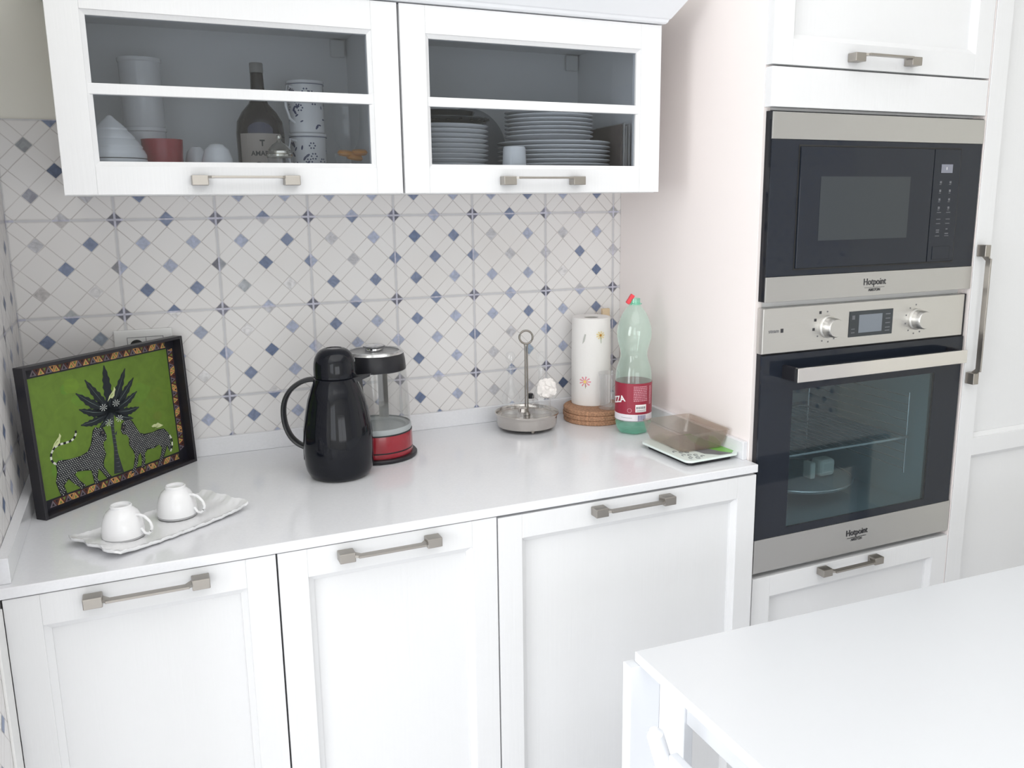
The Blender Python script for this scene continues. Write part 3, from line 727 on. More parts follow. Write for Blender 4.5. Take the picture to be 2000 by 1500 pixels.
def border(ax, a0, a1, b0, b1, nt):
    st = (a1-a0)/nt
    for k in range(nt):
        for j, (q0, q1, ap) in enumerate((((a0+k*st), (a0+(k+1)*st), 1), ((a0+(k+.5)*st), (a0+(k+1.5)*st), 0))):
            q1 = min(q1, a1); mid = (q0+q1)/2; lo, hi = (b0+1.5, b1-1.5) if ap else (b1-1.5, b0+1.5)
            tri = [(q0+1, lo), (q1-1, lo), (mid, hi)]; col = (OR if k % 2 else GY) if ap else (BR if (k+j) % 3 else OR)
            tri2 = [(mid+(x-mid)*.42, lo+(y-lo)*.5+(hi-lo)*.12) for x, y in tri]
            sw = (lambda P: [(y, x) for x, y in P]) if ax else (lambda P: P)
            pp(sw(tri), col, 2); pp(sw(tri2), K if k % 2 == 0 else GR2, 3)
border(0, 26, 349, 253, 268, 20); border(0, 26, 349, 11, 26, 20); border(1, 28, 251, 351, 367, 15)
# palm
pp([(182, 154), (195, 152), (190, 120), (191, 70), (199, 28), (175, 31), (183, 80), (183, 120)], lin(46, 50, 56), 4)
for k in range(14): yy = 36+k*8.2; pp([(181.5, yy), (190, yy-3), (193, yy), (190, yy-1)], lin(84, 88, 92), 5)
pp([(189, 108), (196, 114), (194, 106)], lin(46, 50, 56), 5)
def leaf(x1_, y1_, w=9, c=(188, 156)):
    dx, dy = x1_-c[0], y1_-c[1]; L_n = math.hypot(dx, dy); ux, uy = dx/L_n, dy/L_n; vx, vy = -uy, ux; N = 13; up, dn = [], []
    for i in range(N+1):
        f = i/N; wd = 1.3*w*math.sin(math.pi*min(1, f*.9+.08))**.8*(1 if i % 2 else .72)
        sx_, sy_ = c[0]+dx*f, c[1]+dy*f - 6*math.sin(math.pi*f)*(abs(ux))
        up.append((sx_+vx*wd*.5, sy_+vy*wd*.5)); dn.append((sx_-vx*wd*.5, sy_-vy*wd*.5))
    for i in range(N): pp([up[i], up[i+1], dn[i+1], dn[i]], lin(24, 32, 38), 6)
    pp([(c[0]+dx*.25, c[1]+dy*.25-.3-4*abs(ux)), (c[0]+dx*.6, c[1]+dy*.6-5*abs(ux)), (x1_, y1_), (c[0]+dx*.6, c[1]+dy*.6+.9-5*abs(ux))], lin(120, 135, 130), 7)
for q in ((186.6, 246, 17), (139, 227, 15), (115, 206, 15), (117, 174.6, 14), (116, 144.5, 13), (236, 231, 15), (254, 209, 15), (258, 180, 14), (258, 147, 14), (240, 128, 11), (156, 128, 11)): leaf(q[0], q[1], q[2])
for cx, cy in ((172, 166), (203, 168), (180, 134), (206, 136)):   # pale fruit sprays
    for a in range(8):
        an = math.radians(a*45+10); pp([(cx, cy), (cx+9*math.cos(an-.12), cy+7*math.sin(an-.12)), (cx+9*math.cos(an+.12), cy+7*math.sin(an+.12))], lin(205, 210, 205), 8)
# leopards
def inside(p, P):
    c = False; j = len(P)-1
    for i in range(len(P)):
        if (P[i][1] > p[1]) != (P[j][1] > p[1]) and p[0] < (P[j][0]-P[i][0])*(p[1]-P[i][1])/(P[j][1]-P[i][1])+P[i][0]: c = not c
        j = i
    return c
def cat(P, tail, head):
    pp(P, lin(22, 22, 34), 9)
    for i in range(46):
        for j in range(46):
            x = min(p[0] for p in P)+i*4.5+(j % 2)*2.25; y = min(p[1] for p in P)+j*3.7
            if all(inside((x+a, y+b), P) for a, b in ((0, 0), (1.3, 0), (-1.3, 0), (0, 1.3), (0, -1.3))):
                if math.hypot(x-head[0], y-head[1]) < 6: continue
                r = rp.uniform(.95, 1.2); pp([(x+r*math.cos(k*math.pi/3), y+r*math.sin(k*math.pi/3)) for k in range(6)], lin(205, 208, 200), 10)
    for i in range(len(tail)-1):
        (ax, ay), (bx, by) = tail[i], tail[i+1]; dx, dy = bx-ax, by-ay; l = math.hypot(dx, dy); vx, vy = -dy/l*2, dx/l*2
        pp([(ax+vx, ay+vy), (bx+vx, by+vy), (bx-vx, by-vy), (ax-vx, ay-vy)], lin(22, 22, 34) if i % 2 else lin(215, 218, 205), 9)
    hx, hy = head; pp([(hx-4, hy-2), (hx+4, hy-2), (hx+2, hy+3), (hx-2, hy+3)], lin(70, 60, 60), 11); pp([(hx, hy), (hx+1.4, hy), (hx+.7, hy+1.2)], lin(220, 220, 210), 12)
LC = [(140, 128), (147, 134), (153, 130), (162, 130), (166, 124), (170, 112), (169, 103), (161, 100), (160, 90), (163, 76), (155, 62), (154, 53), (163, 36), (170, 27), (158, 27), (146, 46), (141, 52), (136, 35), (140, 24), (127, 25), (126, 40), (124, 54), (110, 58), (93, 61), (88, 57), (96, 43), (108, 30), (98, 26), (82, 42), (73, 53), (62, 44), (66, 28), (54, 24), (50, 36), (46, 55), (52, 74), (51, 88), (58, 93), (80, 89), (105, 88), (122, 92), (131, 102), (136, 116)]
RC = [(209, 124), (216, 129), (226, 130), (236, 124), (243, 110), (251, 95), (262, 90), (285, 88), (300, 90), (315, 88), (326, 76), (329, 60), (329, 44), (322, 36), (318, 50), (314, 42), (306, 30), (296, 20), (288, 22), (298, 36), (303, 50), (296, 58), (283, 54), (265, 56), (257, 50), (255, 34), (251, 22), (243, 24), (247, 40), (246, 55), (240, 50), (236, 36), (226, 20), (215, 19), (224, 32), (231, 52), (228, 64), (220, 78), (222, 92), (217, 100), (208, 103), (205, 112)]
tl = [(52, 88), (47, 92), (44, 98), (44, 104), (46, 110), (50, 115), (55, 119), (61, 121), (67, 121.5), (73, 121), (79, 121), (85, 121), (91, 122), (96, 124), (100, 128), (103, 133), (103, 138)]
cat(LC, tl, (162, 118)); cat(RC, [(328, 70), (332, 62), (333, 54), (332, 46), (329, 40), (325, 35)], (212, 116))
for bx, by, s, f in ((62, 128, 1, 1), (197, 187, 1, 1), (298, 97, .9, -1)):   # pale birds
    bp_ = [(-14, -12), (-6, -6), (-2, -8), (4, -4), (6, 3), (9, 8), (6, 14), (4, 8), (-2, 3), (-8, -2)] if f > 0 else [(-17, 4), (-9, 7), (-3, 6), (3, 8), (10, 3), (18, -2), (8, -4), (0, -4), (-6, 0), (-14, 1)]
    pp([(bx+x*s, by+y*s) for x, y in bp_], lin(206, 214, 160), 13); pp([(bx-8*s, by-6*s), (bx+3*s, by+1*s), (bx-2*s, by+1*s)], lin(160, 176, 110), 14)
B.done('painted_panel', None, t, recalc=False)['label'] = 'green painting with palm, two spotted cats and birds'

# ------------------------------------------------------------------ porcelain tray and cups
ca, cdir = Vector((.4915, -.4280, ZC)), math.radians(33.8)
B = MB().use('porcelain'); TR = Matrix.Translation(ca) @ Matrix.Rotation(cdir, 4, 'Z'); nx, ny = 60, 28; hx_, hy_ = .133, .067
G = []
for side in (0, 1):
    rows = []
    for i in range(nx+1):
        row = []
        for j in range(ny+1):
            a, b = i/nx*2-1, j/ny*2-1
            wav = 1+.012*math.sin(a*26)*(abs(b) > .9)+.0
            x, y = a*hx_*(1+.02*math.cos(b*9)), b*hy_*wav*(1-.05*(abs(a))**2)
            e = max(abs(a)**6*.8, abs(b)**8*.55); z = .004+.010*e+.006*abs(a)**3
            if abs(b) > .8 or abs(a) > .88: z += .0011*(math.sin(a*75)*math.sin(b*30+a*40))
            else: z += .0005*math.sin(a*60)*math.sin(b*26)
            if side: z = max(.0003, z-.0045) if e > .05 else .0003
            row.append(B.bm.verts.new(TR @ Vector((x, y, z))))
        rows.append(row)
    G.append(rows)
fs = []
for side in (0, 1):
    for i in range(nx):
        for j in range(ny):
            q = [G[side][i][j], G[side][i+1][j], G[side][i+1][j+1], G[side][i][j+1]]; fs.append(B.bm.faces.new(q if side == 0 else q[::-1]))
for i in range(nx):
    for j in (0, ny): fs.append(B.bm.faces.new([G[0][i][j], G[1][i][j], G[1][i+1][j], G[0][i+1][j]]))
for j in range(ny):
    for i in (0, nx): fs.append(B.bm.faces.new([G[0][i][j], G[0][i][j+1], G[1][i][j+1], G[1][i][j]]))
B._tag(fs, True)
solo(B.done('porcelain_tray', sharp=70), 'long white embossed porcelain tray with wavy rim carrying two upturned cups', 'tray')
def cup(loc, lab):
    t = thing('espresso_cup', loc, lab, 'cup', 'espresso cups on the porcelain tray')
    B = MB(); B.use('porcelain'); B.local = True
    B.lathe([(.0330, .0012), (.0335, .006), (.0332, .016), (.0318, .026), (.0290, .036), (.0245, .0445), (.0185, .0500), (.0170, .0510), (.0172, .0555), (.0160, .0565), (.0145, .0560), (.0142, .0530), (0, .0530)], 48)
    B.lathe([(.0315, .0012), (.0320, .006), (.0316, .016), (.030, .026), (.0272, .035), (.022, .043), (0, .049)], 48)
    B.lathe([(.0330, .0012), (.0323, .0006), (.0315, .0012)], 48)
    B.done('bowl', None, t)
    B = MB().use('grey_rim'); B.local = True; B.lathe([(.03325, .0012), (.0336, .0022), (.0336, .0042), (.0333, .0046)], 48); B.done('rim_line', None, t)
    B = MB().use('porcelain'); B.local = True; d = Vector((.83, -.55, 0))
    pts = [(.0265, .0400), (.033, .0405), (.042, .0375), (.050, .0300), (.0535, .0210), (.0515, .0125), (.046, .0080), (.040, .0085), (.036, .0135), (.0335, .0170)]
    P = []
    for i in range(len(pts)-1):
        for k in range(3): f = k/3; P.append((pts[i][0]*(1-f)+pts[i+1][0]*f, pts[i][1]*(1-f)+pts[i+1][1]*f))
    P.append(pts[-1]); B.tube([d*r+Vector((0, 0, z)) for r, z in P], .0024, 10); B.done('handle', None, t)
    return t
c1 = cup((.4300, -.4600, ZC+.0052), 'white espresso cup upside down on the left end of the porcelain tray')
dup(c1, (.5165, -.3925, ZC+.0052), 'white espresso cup upside down on the right half of the porcelain tray')

# ------------------------------------------------------------------ thermos jug
t = thing('thermos_jug', (.8328, -.2702, ZC), 'tall glossy black insulated jug with domed lid and loop handle, in front of the kettle', 'jug')
c = (.8328, -.2702); B = MB().use('black_gloss')
B.lathe([(0, ZC+.0005), (.050, ZC+.0005), (.0565, .9022), (.0625, .9085), (.0668, .9180), (.0690, .930), (.0703, .950), (.0703, .975), (.0690, 1.000), (.0660, 1.0180), (.0622, 1.0400), (.0572, 1.0620), (.0500, 1.0830), (.0450, 1.0950), (.0425, 1.1045), (.0405, 1.1060), (0, 1.1060)], 72, c)
B.done('body', None, t)
B = MB().use('black_gloss')
B.lathe([(.0405, 1.1062), (.0422, 1.1075), (.0425, 1.1120), (.0422, 1.1250), (.0412, 1.1360), (.0385, 1.1465), (.0335, 1.1555), (.0270, 1.1612), (.0205, 1.1640), (.0160, 1.1648), (.0152, 1.1638), (0, 1.1638)], 72, c); B.done('lid', None, t)
B = MB().use('dark_plastic'); dl = Vector((-.91, .415, 0))
pts = [(.040, 1.1010), (.056, 1.1000), (.074, 1.0930), (.092, 1.0790), (.1045, 1.0580), (.1090, 1.0330), (.1065, 1.0060), (.0975, .9830), (.084, .9680), (.0695, .9600)]
P = []
for i in range(len(pts)-1):
    p0, p1, p2, p3 = [pts[max(0, min(len(pts)-1, i+k))] for k in (-1, 0, 1, 2)]
    for k in range(4):
        f = k/4; P.append(tuple(.5*((2*p1[j])+(-p0[j]+p2[j])*f+(2*p0[j]-5*p1[j]+4*p2[j]-p3[j])*f*f+(-p0[j]+3*p1[j]-3*p2[j]+p3[j])*f**3) for j in (0, 1)))
P.append(pts[-1]); side = Vector((.415, .91, 0))
B.tube([Vector((c[0], c[1], 0))+dl*r+Vector((0, 0, z)) for r, z in P], .0052, 16, flat=side, rb=.0115); B.done('handle', None, t)
B = MB().use('dark_plastic'); dr_ = Vector((.91, -.415, 0)); rr = Matrix.Translation((c[0], c[1], 0)) @ Matrix.Rotation(math.atan2(dr_.y, dr_.x), 4, 'Z')
n_ = bmesh.new(); A = [n_.verts.new(rr @ Vector(p)) for p in [(.036, -.016, 1.1055), (.058, -.011, 1.1085), (.072, -.005, 1.1110), (.072, .005, 1.1110), (.058, .011, 1.1085), (.036, .016, 1.1055)]]
C_ = [n_.verts.new(rr @ Vector(p)) for p in [(.036, -.016, 1.0920), (.050, -.009, 1.0985), (.070, -.004, 1.1065), (.070, .004, 1.1065), (.050, .009, 1.0985), (.036, .016, 1.0920)]]
n_.faces.new(A); n_.faces.new(C_[::-1])
for i in range(6): n_.faces.new([A[i], C_[i], C_[(i+1) % 6], A[(i+1) % 6]])
bmesh.ops.recalc_face_normals(n_, faces=n_.faces); B.merge(n_); B.done('spout', None, t)
B = MB().use('label_white'); a0 = math.atan2(.415, -.91); wrap_quad(B, c, .0708, a0+.02, a0+.30, .935, .960, 4); B.done('sticker', None, t, recalc=False)

# ------------------------------------------------------------------ glass kettle
c = (.9400, -.1660); t = thing('glass_kettle', (*c, ZC), 'glass electric kettle with black lid and red base band behind the black jug', 'kettle')
B = MB().use('black_satin'); B.lathe([(0, ZC+.0005), (.082, ZC+.0005), (.0848, .9025), (.0850, .9065), (.0830, .9090), (.078, .9095), (0, .9095)], 64, c); B.done('power_base', None, t)
B = MB().use('red_enamel'); B.lathe([(.0752, .9100), (.0757, .9165), (.0755, .9200)], 64, c); B.lathe([(.0755, .9230), (.0755, .9400), (.0750, .9560), (.0745, .9590)], 64, c); B.done('red_band', None, t)
B = MB().use('black_satin'); B.lathe([(.0750, .9096), (.0750, .9232)], 64, c); B.lathe([(.0752, .9586), (.0755, .9600), (.0748, .9612), (.060, .9612)], 64, c); B.done('black_ring', None, t)
B = MB().use('grey_translucent'); B.lathe([(.0738, .9613), (.0742, .9635), (.0738, .9715), (.0728, .9730)], 120, c, rib=lambda a, z: 1+.004*math.sin(a*60)); B.lathe([(.0715, .9700), (.062, .9690), (.0600, .9640), (0, .9640)], 64, c); B.done('heating_plate', None, t)
B = MB().use('kettle_glass'); B.lathe([(.0728, .9732), (.0722, 1.000), (.0705, 1.040), (.0680, 1.080), (.0668, 1.0950)], 64, c); B.done('glass_jug', None, t)
B = MB().use('black_satin'); B.lathe([(.060, 1.0940), (.0665, 1.0935), (.0672, 1.0960), (.0655, 1.1160), (.0628, 1.1295)], 64, c); ld = B.done('lid', None, t)
B = MB().use('worn_chrome'); B.lathe([(.0630, 1.1285), (.0618, 1.1330), (.0590, 1.1358), (.0555, 1.1362), (.0540, 1.1345)], 64, c); B.done('chrome_ring', None, ld)
B = MB().use('kettle_grey'); B.lathe([(.0545, 1.1345), (.052, 1.1325), (0, 1.1325)], 64, c); B.done('lid_top', None, ld)
B = MB().use('chrome'); B.lathe([(.020, 1.1327), (.0195, 1.1400), (.0235, 1.1435), (.0240, 1.1460), (.0215, 1.1475), (0, 1.1478)], 40, c); B.done('knob', None, ld)
# handle strap seen through the glass, on the far side
B = MB().use('polished_steel'); ab = math.radians(58); wrap_quad(B, c, .0655, ab-.10, ab+.24, .9650, 1.0930, 6); B.done('steel_strap', None, t, recalc=False)
B = MB().use('dark_plastic'); ah = math.radians(100); Dv = Vector((math.cos(ah), math.sin(ah), 0)); pts = [(.066, 1.100), (.085, 1.098), (.098, 1.085), (.100, 1.05), (.096, 1.01), (.084, .975), (.0755, .962)]
B.tube([Vector((c[0], c[1], 0))+Dv*r+Vector((0, 0, z)) for r, z in pts], .0065, 12, flat=Vector((-Dv.y, Dv.x, 0)), rb=.012); B.done('handle', None, t)

# ------------------------------------------------------------------ cruet set
c = (1.3271, -.1056); t = thing('cruet_stand', (*c, ZC), 'round steel cruet stand with tall ring handle in front of the tiles', 'cruet stand')
B = MB().use('antique_steel'); B.lathe([(0, .9095), (.066, .9090), (.0715, .9100), (.0735, .9140), (.0745, .9330), (.0765, .9370), (.0785, .9400), (.0785, .9425), (.0765, .9432), (.0748, .9415), (.0735, .9380), (.0725, .9350), (.0700, .9340), (0, .9340)], 64, c); B.done('dish', None, t)
B = MB().use('antique_steel'); B.lathe([(.0205, .9300), (0, .9300)], 24, c)
B.bm.free(); B = MB().use('antique_steel')
cy_ = lambda x, y: (c[0]+x, c[1]+y)
for k in range(4):
    a = math.radians(-100+k*90); B.lathe([(0, ZC+.0005), (.0035, .9015), (.0052, .9050), (.0035, .9085), (0, .9100)], 14, (c[0]+.058*math.cos(a), c[1]+.058*math.sin(a))); B.done('foot', None, t); B = MB().use('antique_steel')
B.bm.free()
B = MB().use('dark_steel'); hv = Vector((.91, -.415, 0))
for s_ in (-1, 1): B.tube([Vector((*c, .9342))+hv*.0030*s_, Vector((*c, 1.1010))+hv*.0022*s_, Vector((*c, 1.1100))+hv*.0040*s_], .0019, 10)
B.tube([Vector((*c, 1.1265))+hv*.0160*math.cos(k*math.pi/16)+Vector((0, 0, .0160*math.sin(k*math.pi/16))) for k in range(32)], .0024, 10, closed=True)
B.lathe([(0, .9342), (.009, .9345), (.006, .9410), (0, .9420)], 20, c); B.done('handle', None, t)
def cruet(c, lab, hb):
    t = thing('cruet_bottle', (*c, .9343), lab, 'bottle', None); B = MB().use('clear_glass')
    B.lathe([(0, .9345), (.0215, .9345), (.0228, .9375), (.0230, .9680), (.0222, .9760), (.0165, .9880), (.0090, 1.0020), (.0072, 1.0150), (.0070, 1.0400), (.0078, 1.0440), (.0140, 1.0465), (.0142, 1.0480), (.0060, 1.0480)], 32, c); B.done('body', None, t)
    B = MB().use('clear_glass'); B.lathe([(.0058, 1.0300), (.0062, 1.0485), (.0050, 1.0540), (.0060, 1.0590), (.0100, 1.0640), (.0122, 1.0730), (.0112, 1.0810), (.0070, 1.0865), (0, 1.0880)], 24, c, smooth=False); B.done('stopper', None, t)
    return t
cruet((1.3005, -.0700), 'clear glass cruet bottle with round stopper, left one in the stand', 0)
cruet((1.3690, -.1010), 'clear glass cruet bottle with round stopper and pale cloth flower, right one in the stand', 0)
def shaker_pot(c, r, h, lab, dark):
    t = thing('condiment_pot', (*c, .9343), lab, 'pot'); B = MB().use('clear_glass')
    B.lathe([(0, .9345), (r, .9345), (r*1.02, .9345+h*.6), (r*.8, .9345+h*.8), (r*.8, .9345+h)], 12, c, smooth=False); B.done('body', None, t)
    B = MB().use('black_satin' if dark else 'antique_steel'); z = .9347+h; B.lathe([(r*.82, z), (r*.8, z+.008), (r*.5, z+.012), (0, z+.012)], 16, c); B.done('cap', None, t)
shaker_pot((1.3030, -.1370), .0135, .017, 'small clear glass pot low at the front of the cruet stand', False)
shaker_pot((1.3555, -.0665), .0110, .030, 'small glass pot with black cap behind the cruet stand rod', True)
B = MB().use('flower_cloth'); fc = Vector((1.3735, -.1235, 1.0000)); rf = random.Random(2)
for k in range(16):   # ruffled petals round the neck
    a = 2*math.pi*k/16+rf.uniform(-.2, .2); el = rf.uniform(-.7, .7)
    d1 = (hv*math.cos(a)+Vector((0, 0, 1))*math.sin(a)); d0 = Vector((-.2, -.75, 0)); cc = fc+d1*.0135+d0*rf.uniform(-.004, .006); s_ = d1.cross(Vector((.2, .9, 0))).normalized()
    L_f = rf.uniform(.0135, .019); n_ = bmesh.new(); bmesh.ops.create_icosphere(n_, subdivisions=2, radius=1)
    Rm = Matrix((( d1.x, s_.x, -.2, cc.x), (d1.y, s_.y, -.95, cc.y), (d1.z, s_.z, 0, cc.z), (0, 0, 0, 1)))
    for v in n_.verts: v.co = Rm @ Vector((v.co.x*L_f*.75, v.co.y*.0105, v.co.z*.0030+.0018*math.sin(v.co.x*5+k)))
    B.merge(n_, True)
n_ = bmesh.new(); bmesh.ops.create_icosphere(n_, subdivisions=2, radius=.0075); bmesh.ops.transform(n_, matrix=Matrix.Translation(fc), verts=n_.verts); B.merge(n_, True)
solo(B.done('cloth_flower'), 'pale ruffled cloth flower tied on the neck of the right cruet bottle', 'flower')

# ------------------------------------------------------------------ cork mats, paper roll, stick, glass
ck = (1.5207, -.0966)
for k, (z0, z1, dx, r, lab) in enumerate(((.9003, .9120, .0006, .0795, 'round brown cork mat, lowest of the stack under the paper roll'), (.9122, .9240, -.0010, .0800, 'round brown cork mat, middle of the stack under the paper roll'), (.9242, .9365, .0, .0793, 'round brown cork mat, topmost of the stack, carrying the paper roll'))):
    B = MB().use('cork'); B.lathe([(0, z0), (r-.002, z0), (r, z0+.0022), (r, z1-.0022), (r-.002, z1), (0, z1)], 56, (ck[0]+dx, ck[1])); solo(B.done('cork_mat'), lab, 'mat', 'cork mats stacked by the bottle')
c = (1.5266, -.0660); t = thing('paper_towel_roll', (*c, .9367), 'white kitchen paper roll with printed flowers standing on the cork mats', 'paper roll')
B = MB().use('tissue'); B.lathe([(.018, .9370), (.0500, .9370), (.0508, .942), (.0505, 1.05), (.0490, 1.145), (.0480, 1.1585), (.0470, 1.1595), (.019, 1.1580), (.018, 1.150), (.018, .9370)], 56, c); rl = B.done('paper', None, t)
B = MB().use('page_grey'); B.lathe([(.0178, .940), (.0178, 1.1570), (.0165, 1.1570), (.0165, .940)], 32, c); B.done('core_tube', None, t)
av = math.atan2(-1.9868+.066, .4944-1.5266)    # towards the open room
def flower(ang, z, R_, col, cen, stem=0):
    B = MB().use('print')
    for k in range(9):
        a = k*2*math.pi/9; pts = [(R_*.25*math.cos(a-.3), R_*.25*math.sin(a-.3)), (R_*math.cos(a-.16), R_*.9*math.sin(a-.16)), (R_*1.05*math.cos(a+.12), R_*.9*math.sin(a+.12)), (R_*.25*math.cos(a+.3), R_*.25*math.sin(a+.3))]
        wrap_poly(B, c, .0510, ang, z, pts, col)
    wrap_poly(B, c, .0512, ang, z, [(R_*.3*math.cos(k), R_*.3*math.sin(k)) for k in range(6)], cen)
    if stem: wrap_poly(B, c, .0511, ang, z, [(0, -.004), (.0012, -.004), (.002, -stem), (.0008, -stem)], lin(120, 150, 100))
    B.done('flower_print', None, rl, recalc=False)
flower(av+.48, 1.118, .0115, lin(236, 214, 150), lin(190, 130, 50), .020); flower(av-.30, 1.000, .0150, lin(226, 150, 160), lin(240, 210, 120), .017)
B = MB().use('print')
for k in range(5): wrap_poly(B, c, .0511, av-.38, 1.108, [(.001*k-.003, -.012+.004*k), (.003+.001*k, -.004+.004*k), (.001*k-.001, .002+.003*k)], lin(188, 190, 184))
B.done('leaf_print', None, rl, recalc=False)
B = MB().use('beech'); B.box(1.5800, 1.6020, -.0290, -.0190, ZC+.0005, 1.1715, .0015); solo(B.done('wooden_stick'), 'flat pale wooden stick standing upright behind the paper roll', 'stick')
c = (1.5350, -.1460); B = MB().use('clear_glass'); B.lathe([(0, .9372), (.0240, .9372), (.0255, .9390), (.0262, .9600), (.0275, 1.0280), (.0268, 1.0282), (.0250, .9620), (.0235, .9450), (0, .9440)], 40, c)
solo(B.done('drinking_glass'), 'clear drinking glass standing on the cork mats beside the green bottle', 'glass')

# ------------------------------------------------------------------ mineral water bottle
c = (1.5449, -.2470); t = thing('water_bottle', (*c, ZC), 'tall pale green plastic water bottle with wine red label against the side panel', 'bottle')
B = MB().use('green_pet'); R_l = .0436
B.lathe([(.0425, .9330), (R_l, .9380), (R_l, 1.0240), (.0430, 1.0330), (.0420, 1.0480), (.0400, 1.0600), (.0360, 1.0720), (.0325, 1.0840), (.0315, 1.0920), (.0330, 1.1020), (.0375, 1.1180), (.0405, 1.1330), (.0408, 1.1440), (.0390, 1.1580), (.0350, 1.1720), (.0290, 1.1860), (.0210, 1.1980), (.0150, 1.2045), (.0128, 1.2080)], 56, c,
        rib=lambda a, z: 1+.012*math.sin(6*a+z*60)*(1.06 < z < 1.18)); B.done('body', None, t)
B = MB().use('green_pet_base'); B.lathe([(0, .9060), (.012, .9040), (.026, .9008), (.034, .9030), (.0405, .9130), (.0428, .9250), (.0425, .9330)], 60, c, rib=lambda a, z: 1-(.10*(math.cos(5*a+.6) > .35))*max(0, (.930-z)/.03)); B.done('base', None, t)
B = MB().use('label_red'); av = math.atan2(c[1]*-1-1.9868, .4944-c[0]); rl_ = R_l+.0005; wrap_quad(B, c, rl_, 0, 2*math.pi, .9520, 1.0265, 56)
B.use('label_white'); wrap_quad(B, c, rl_, 0, 2*math.pi, .9355, .9520, 56); lb = B.done('label', None, t, recalc=False)
B = MB(); rt = rl_+.0003
B.use('ink_white'); me = text_mesh('ZZA', .0210, .0005, 'CENTER', .0002); wrap_add(B, me, c, rt, av-.92, .9850, Matrix.Rotation(math.radians(14), 4, 'Z')); bpy.data.meshes.remove(me)
B.use('ink_white'); wrap_quad(B, c, rt, av+.12, av+.75, .9580, .9760, 5)
B.use('ink_grey')
for k in range(5): wrap_quad(B, c, rt+.0002, av+.17+k*.11, av+.24+k*.11, .9655, .9715, 1)
for k in range(2): wrap_quad(B, c, rt+.0002, av+.17, av+.70, .9595+k*.0025, .9605+k*.0025, 4)
B.use('ink_pink'); rk = random.Random(4)
for k in range(9):
    z = 1.0190-k*.0042; a = av+.02
    while a < av+.80:
        w = rk.uniform(.03, .09); wrap_quad(B, c, rt, a, min(a+w, av+.82), z-.0012, z+.0012, 1); a += w+.025
for k in range(14): wrap_quad(B, c, rt, av+.98, av+1.16, 1.018-k*.0032-.0011, 1.018-k*.0032+.0007, 1)
B.use('ink_pink')
for k in range(16):
    a = 2*math.pi*k/16; b_ = 2*math.pi*(k+1)/16; r0, r1 = .0045, .0054
    wrap_poly(B, c, rt, av-.20, .9620, [(r0*math.cos(a), r0*math.sin(a)), (r1*math.cos(a), r1*math.sin(a)), (r1*math.cos(b_), r1*math.sin(b_)), (r0*math.cos(b_), r0*math.sin(b_))])
B.use('ink_blue'); a = av+.26; 
for k in range(11):
    w = rk.choice([.015, .022, .032]); wrap_quad(B, c, rt, a, a+w, .9370, .9505, 1); a += w+.020
B.use('ink_grey'); wrap_quad(B, c, rt, av-.70, av-.05, .9435, .9442, 4); wrap_quad(B, c, rt, 0, 6.283, .9352, .9362, 40)
B.done('lettering', None, lb, recalc=False)
B = MB().use('green_pet_base'); B.lathe([(.0128, 1.2082), (.0132, 1.2120), (.0128, 1.2165), (.0126, 1.2230)], 28, c); B.lathe([(.0150, 1.2085), (.0170, 1.2098), (.0170, 1.2115), (.0135, 1.2125)], 28, c); B.done('neck', None, t)
B = MB().use('red_plastic'); Tm = Matrix.Translation((c[0]-.0125, c[1]+.003, 1.2190)) @ Matrix.Rotation(math.radians(-22), 4, 'Z') @ Matrix.Rotation(math.radians(32), 4, 'Y'); B.box(-.0048, .0048, -.007, .007, -.0095, .0150, .0015, 2, Tm); B.done('cap_tab', None, t)

# ------------------------------------------------------------------ kitchen scale and smoky dish
SA = Matrix.Translation((1.5625, -.4560, ZC)) @ Matrix.Rotation(math.radians(2.5), 4, 'Z')
t = thing('kitchen_scale', (1.5625, -.4560, ZC), 'flat glass kitchen scale with green and black print under the smoky dish', 'scale')
def rrect(hx, hy, r, n=6):
    P = []
    for cx, cy, a0 in ((hx-r, hy-r, 0), (-hx+r, hy-r, 90), (-hx+r, -hy+r, 180), (hx-r, -hy+r, 270)):
        for k in range(n+1): a = math.radians(a0+90*k/n); P.append((cx+r*math.cos(a), cy+r*math.sin(a)))
    return P
def slab(B, P, z0, z1, T_):
    n_ = bmesh.new(); A = [n_.verts.new(T_ @ Vector((x, y, z0))) for x, y in P]; C_ = [n_.verts.new(T_ @ Vector((x, y, z1))) for x, y in P]; k = len(P)
    n_.faces.new(A[::-1]); n_.faces.new(C_)
    for i in range(k): n_.faces.new([A[i], A[(i+1) % k], C_[(i+1) % k], C_[i]])
    bmesh.ops.recalc_face_normals(n_, faces=n_.faces); B.merge(n_)
B = MB().use('black_satin'); slab(B, rrect(.058, .080, .012), .0005, .0095, SA); B.done('base', None, t)
B = MB().use('scale_glass'); slab(B, rrect(.0690, .0900, .014), .0097, .0145, SA); gp = B.done('glass_top', None, t)
B = MB().use('green_print'); zz = .01475
def flat(P, m, z=zz): B.use(m); B.poly([SA @ Vector((x, y, z)) for x, y in P])
flat([(.066, .082), (.066, -.072), (.052, -.083), (.036, -.060), (.022, -.020), (.030, .030), (.050, .085)], 'green_print')
flat([(.036, -.060), (.052, -.086), (.020, -.083), (-.004, -.060), (-.010, -.030), (.022, -.020)], 'ink_grey', zz+.0002)
flat([(-.010, -.030), (-.040, .010), (-.030, .060), (.020, .085), (.050, .085), (.030, .030), (.022, -.020)], 'ink_grey', zz+.0001)
for k, (x, y) in enumerate(((-.050, -.050), (-.038, -.055), (-.026, -.060), (-.052, -.020), (-.042, -.030), (-.030, -.034), (-.018, -.074), (-.048, -.072), (-.034, -.078))):
    B.use('ink_grey'); B.tube([SA @ Vector((x+.0045*math.cos(a*math.pi/5), y+.0060*math.sin(a*math.pi/5), zz+.0002)) for a in range(7+k % 3)], .0006, 4)
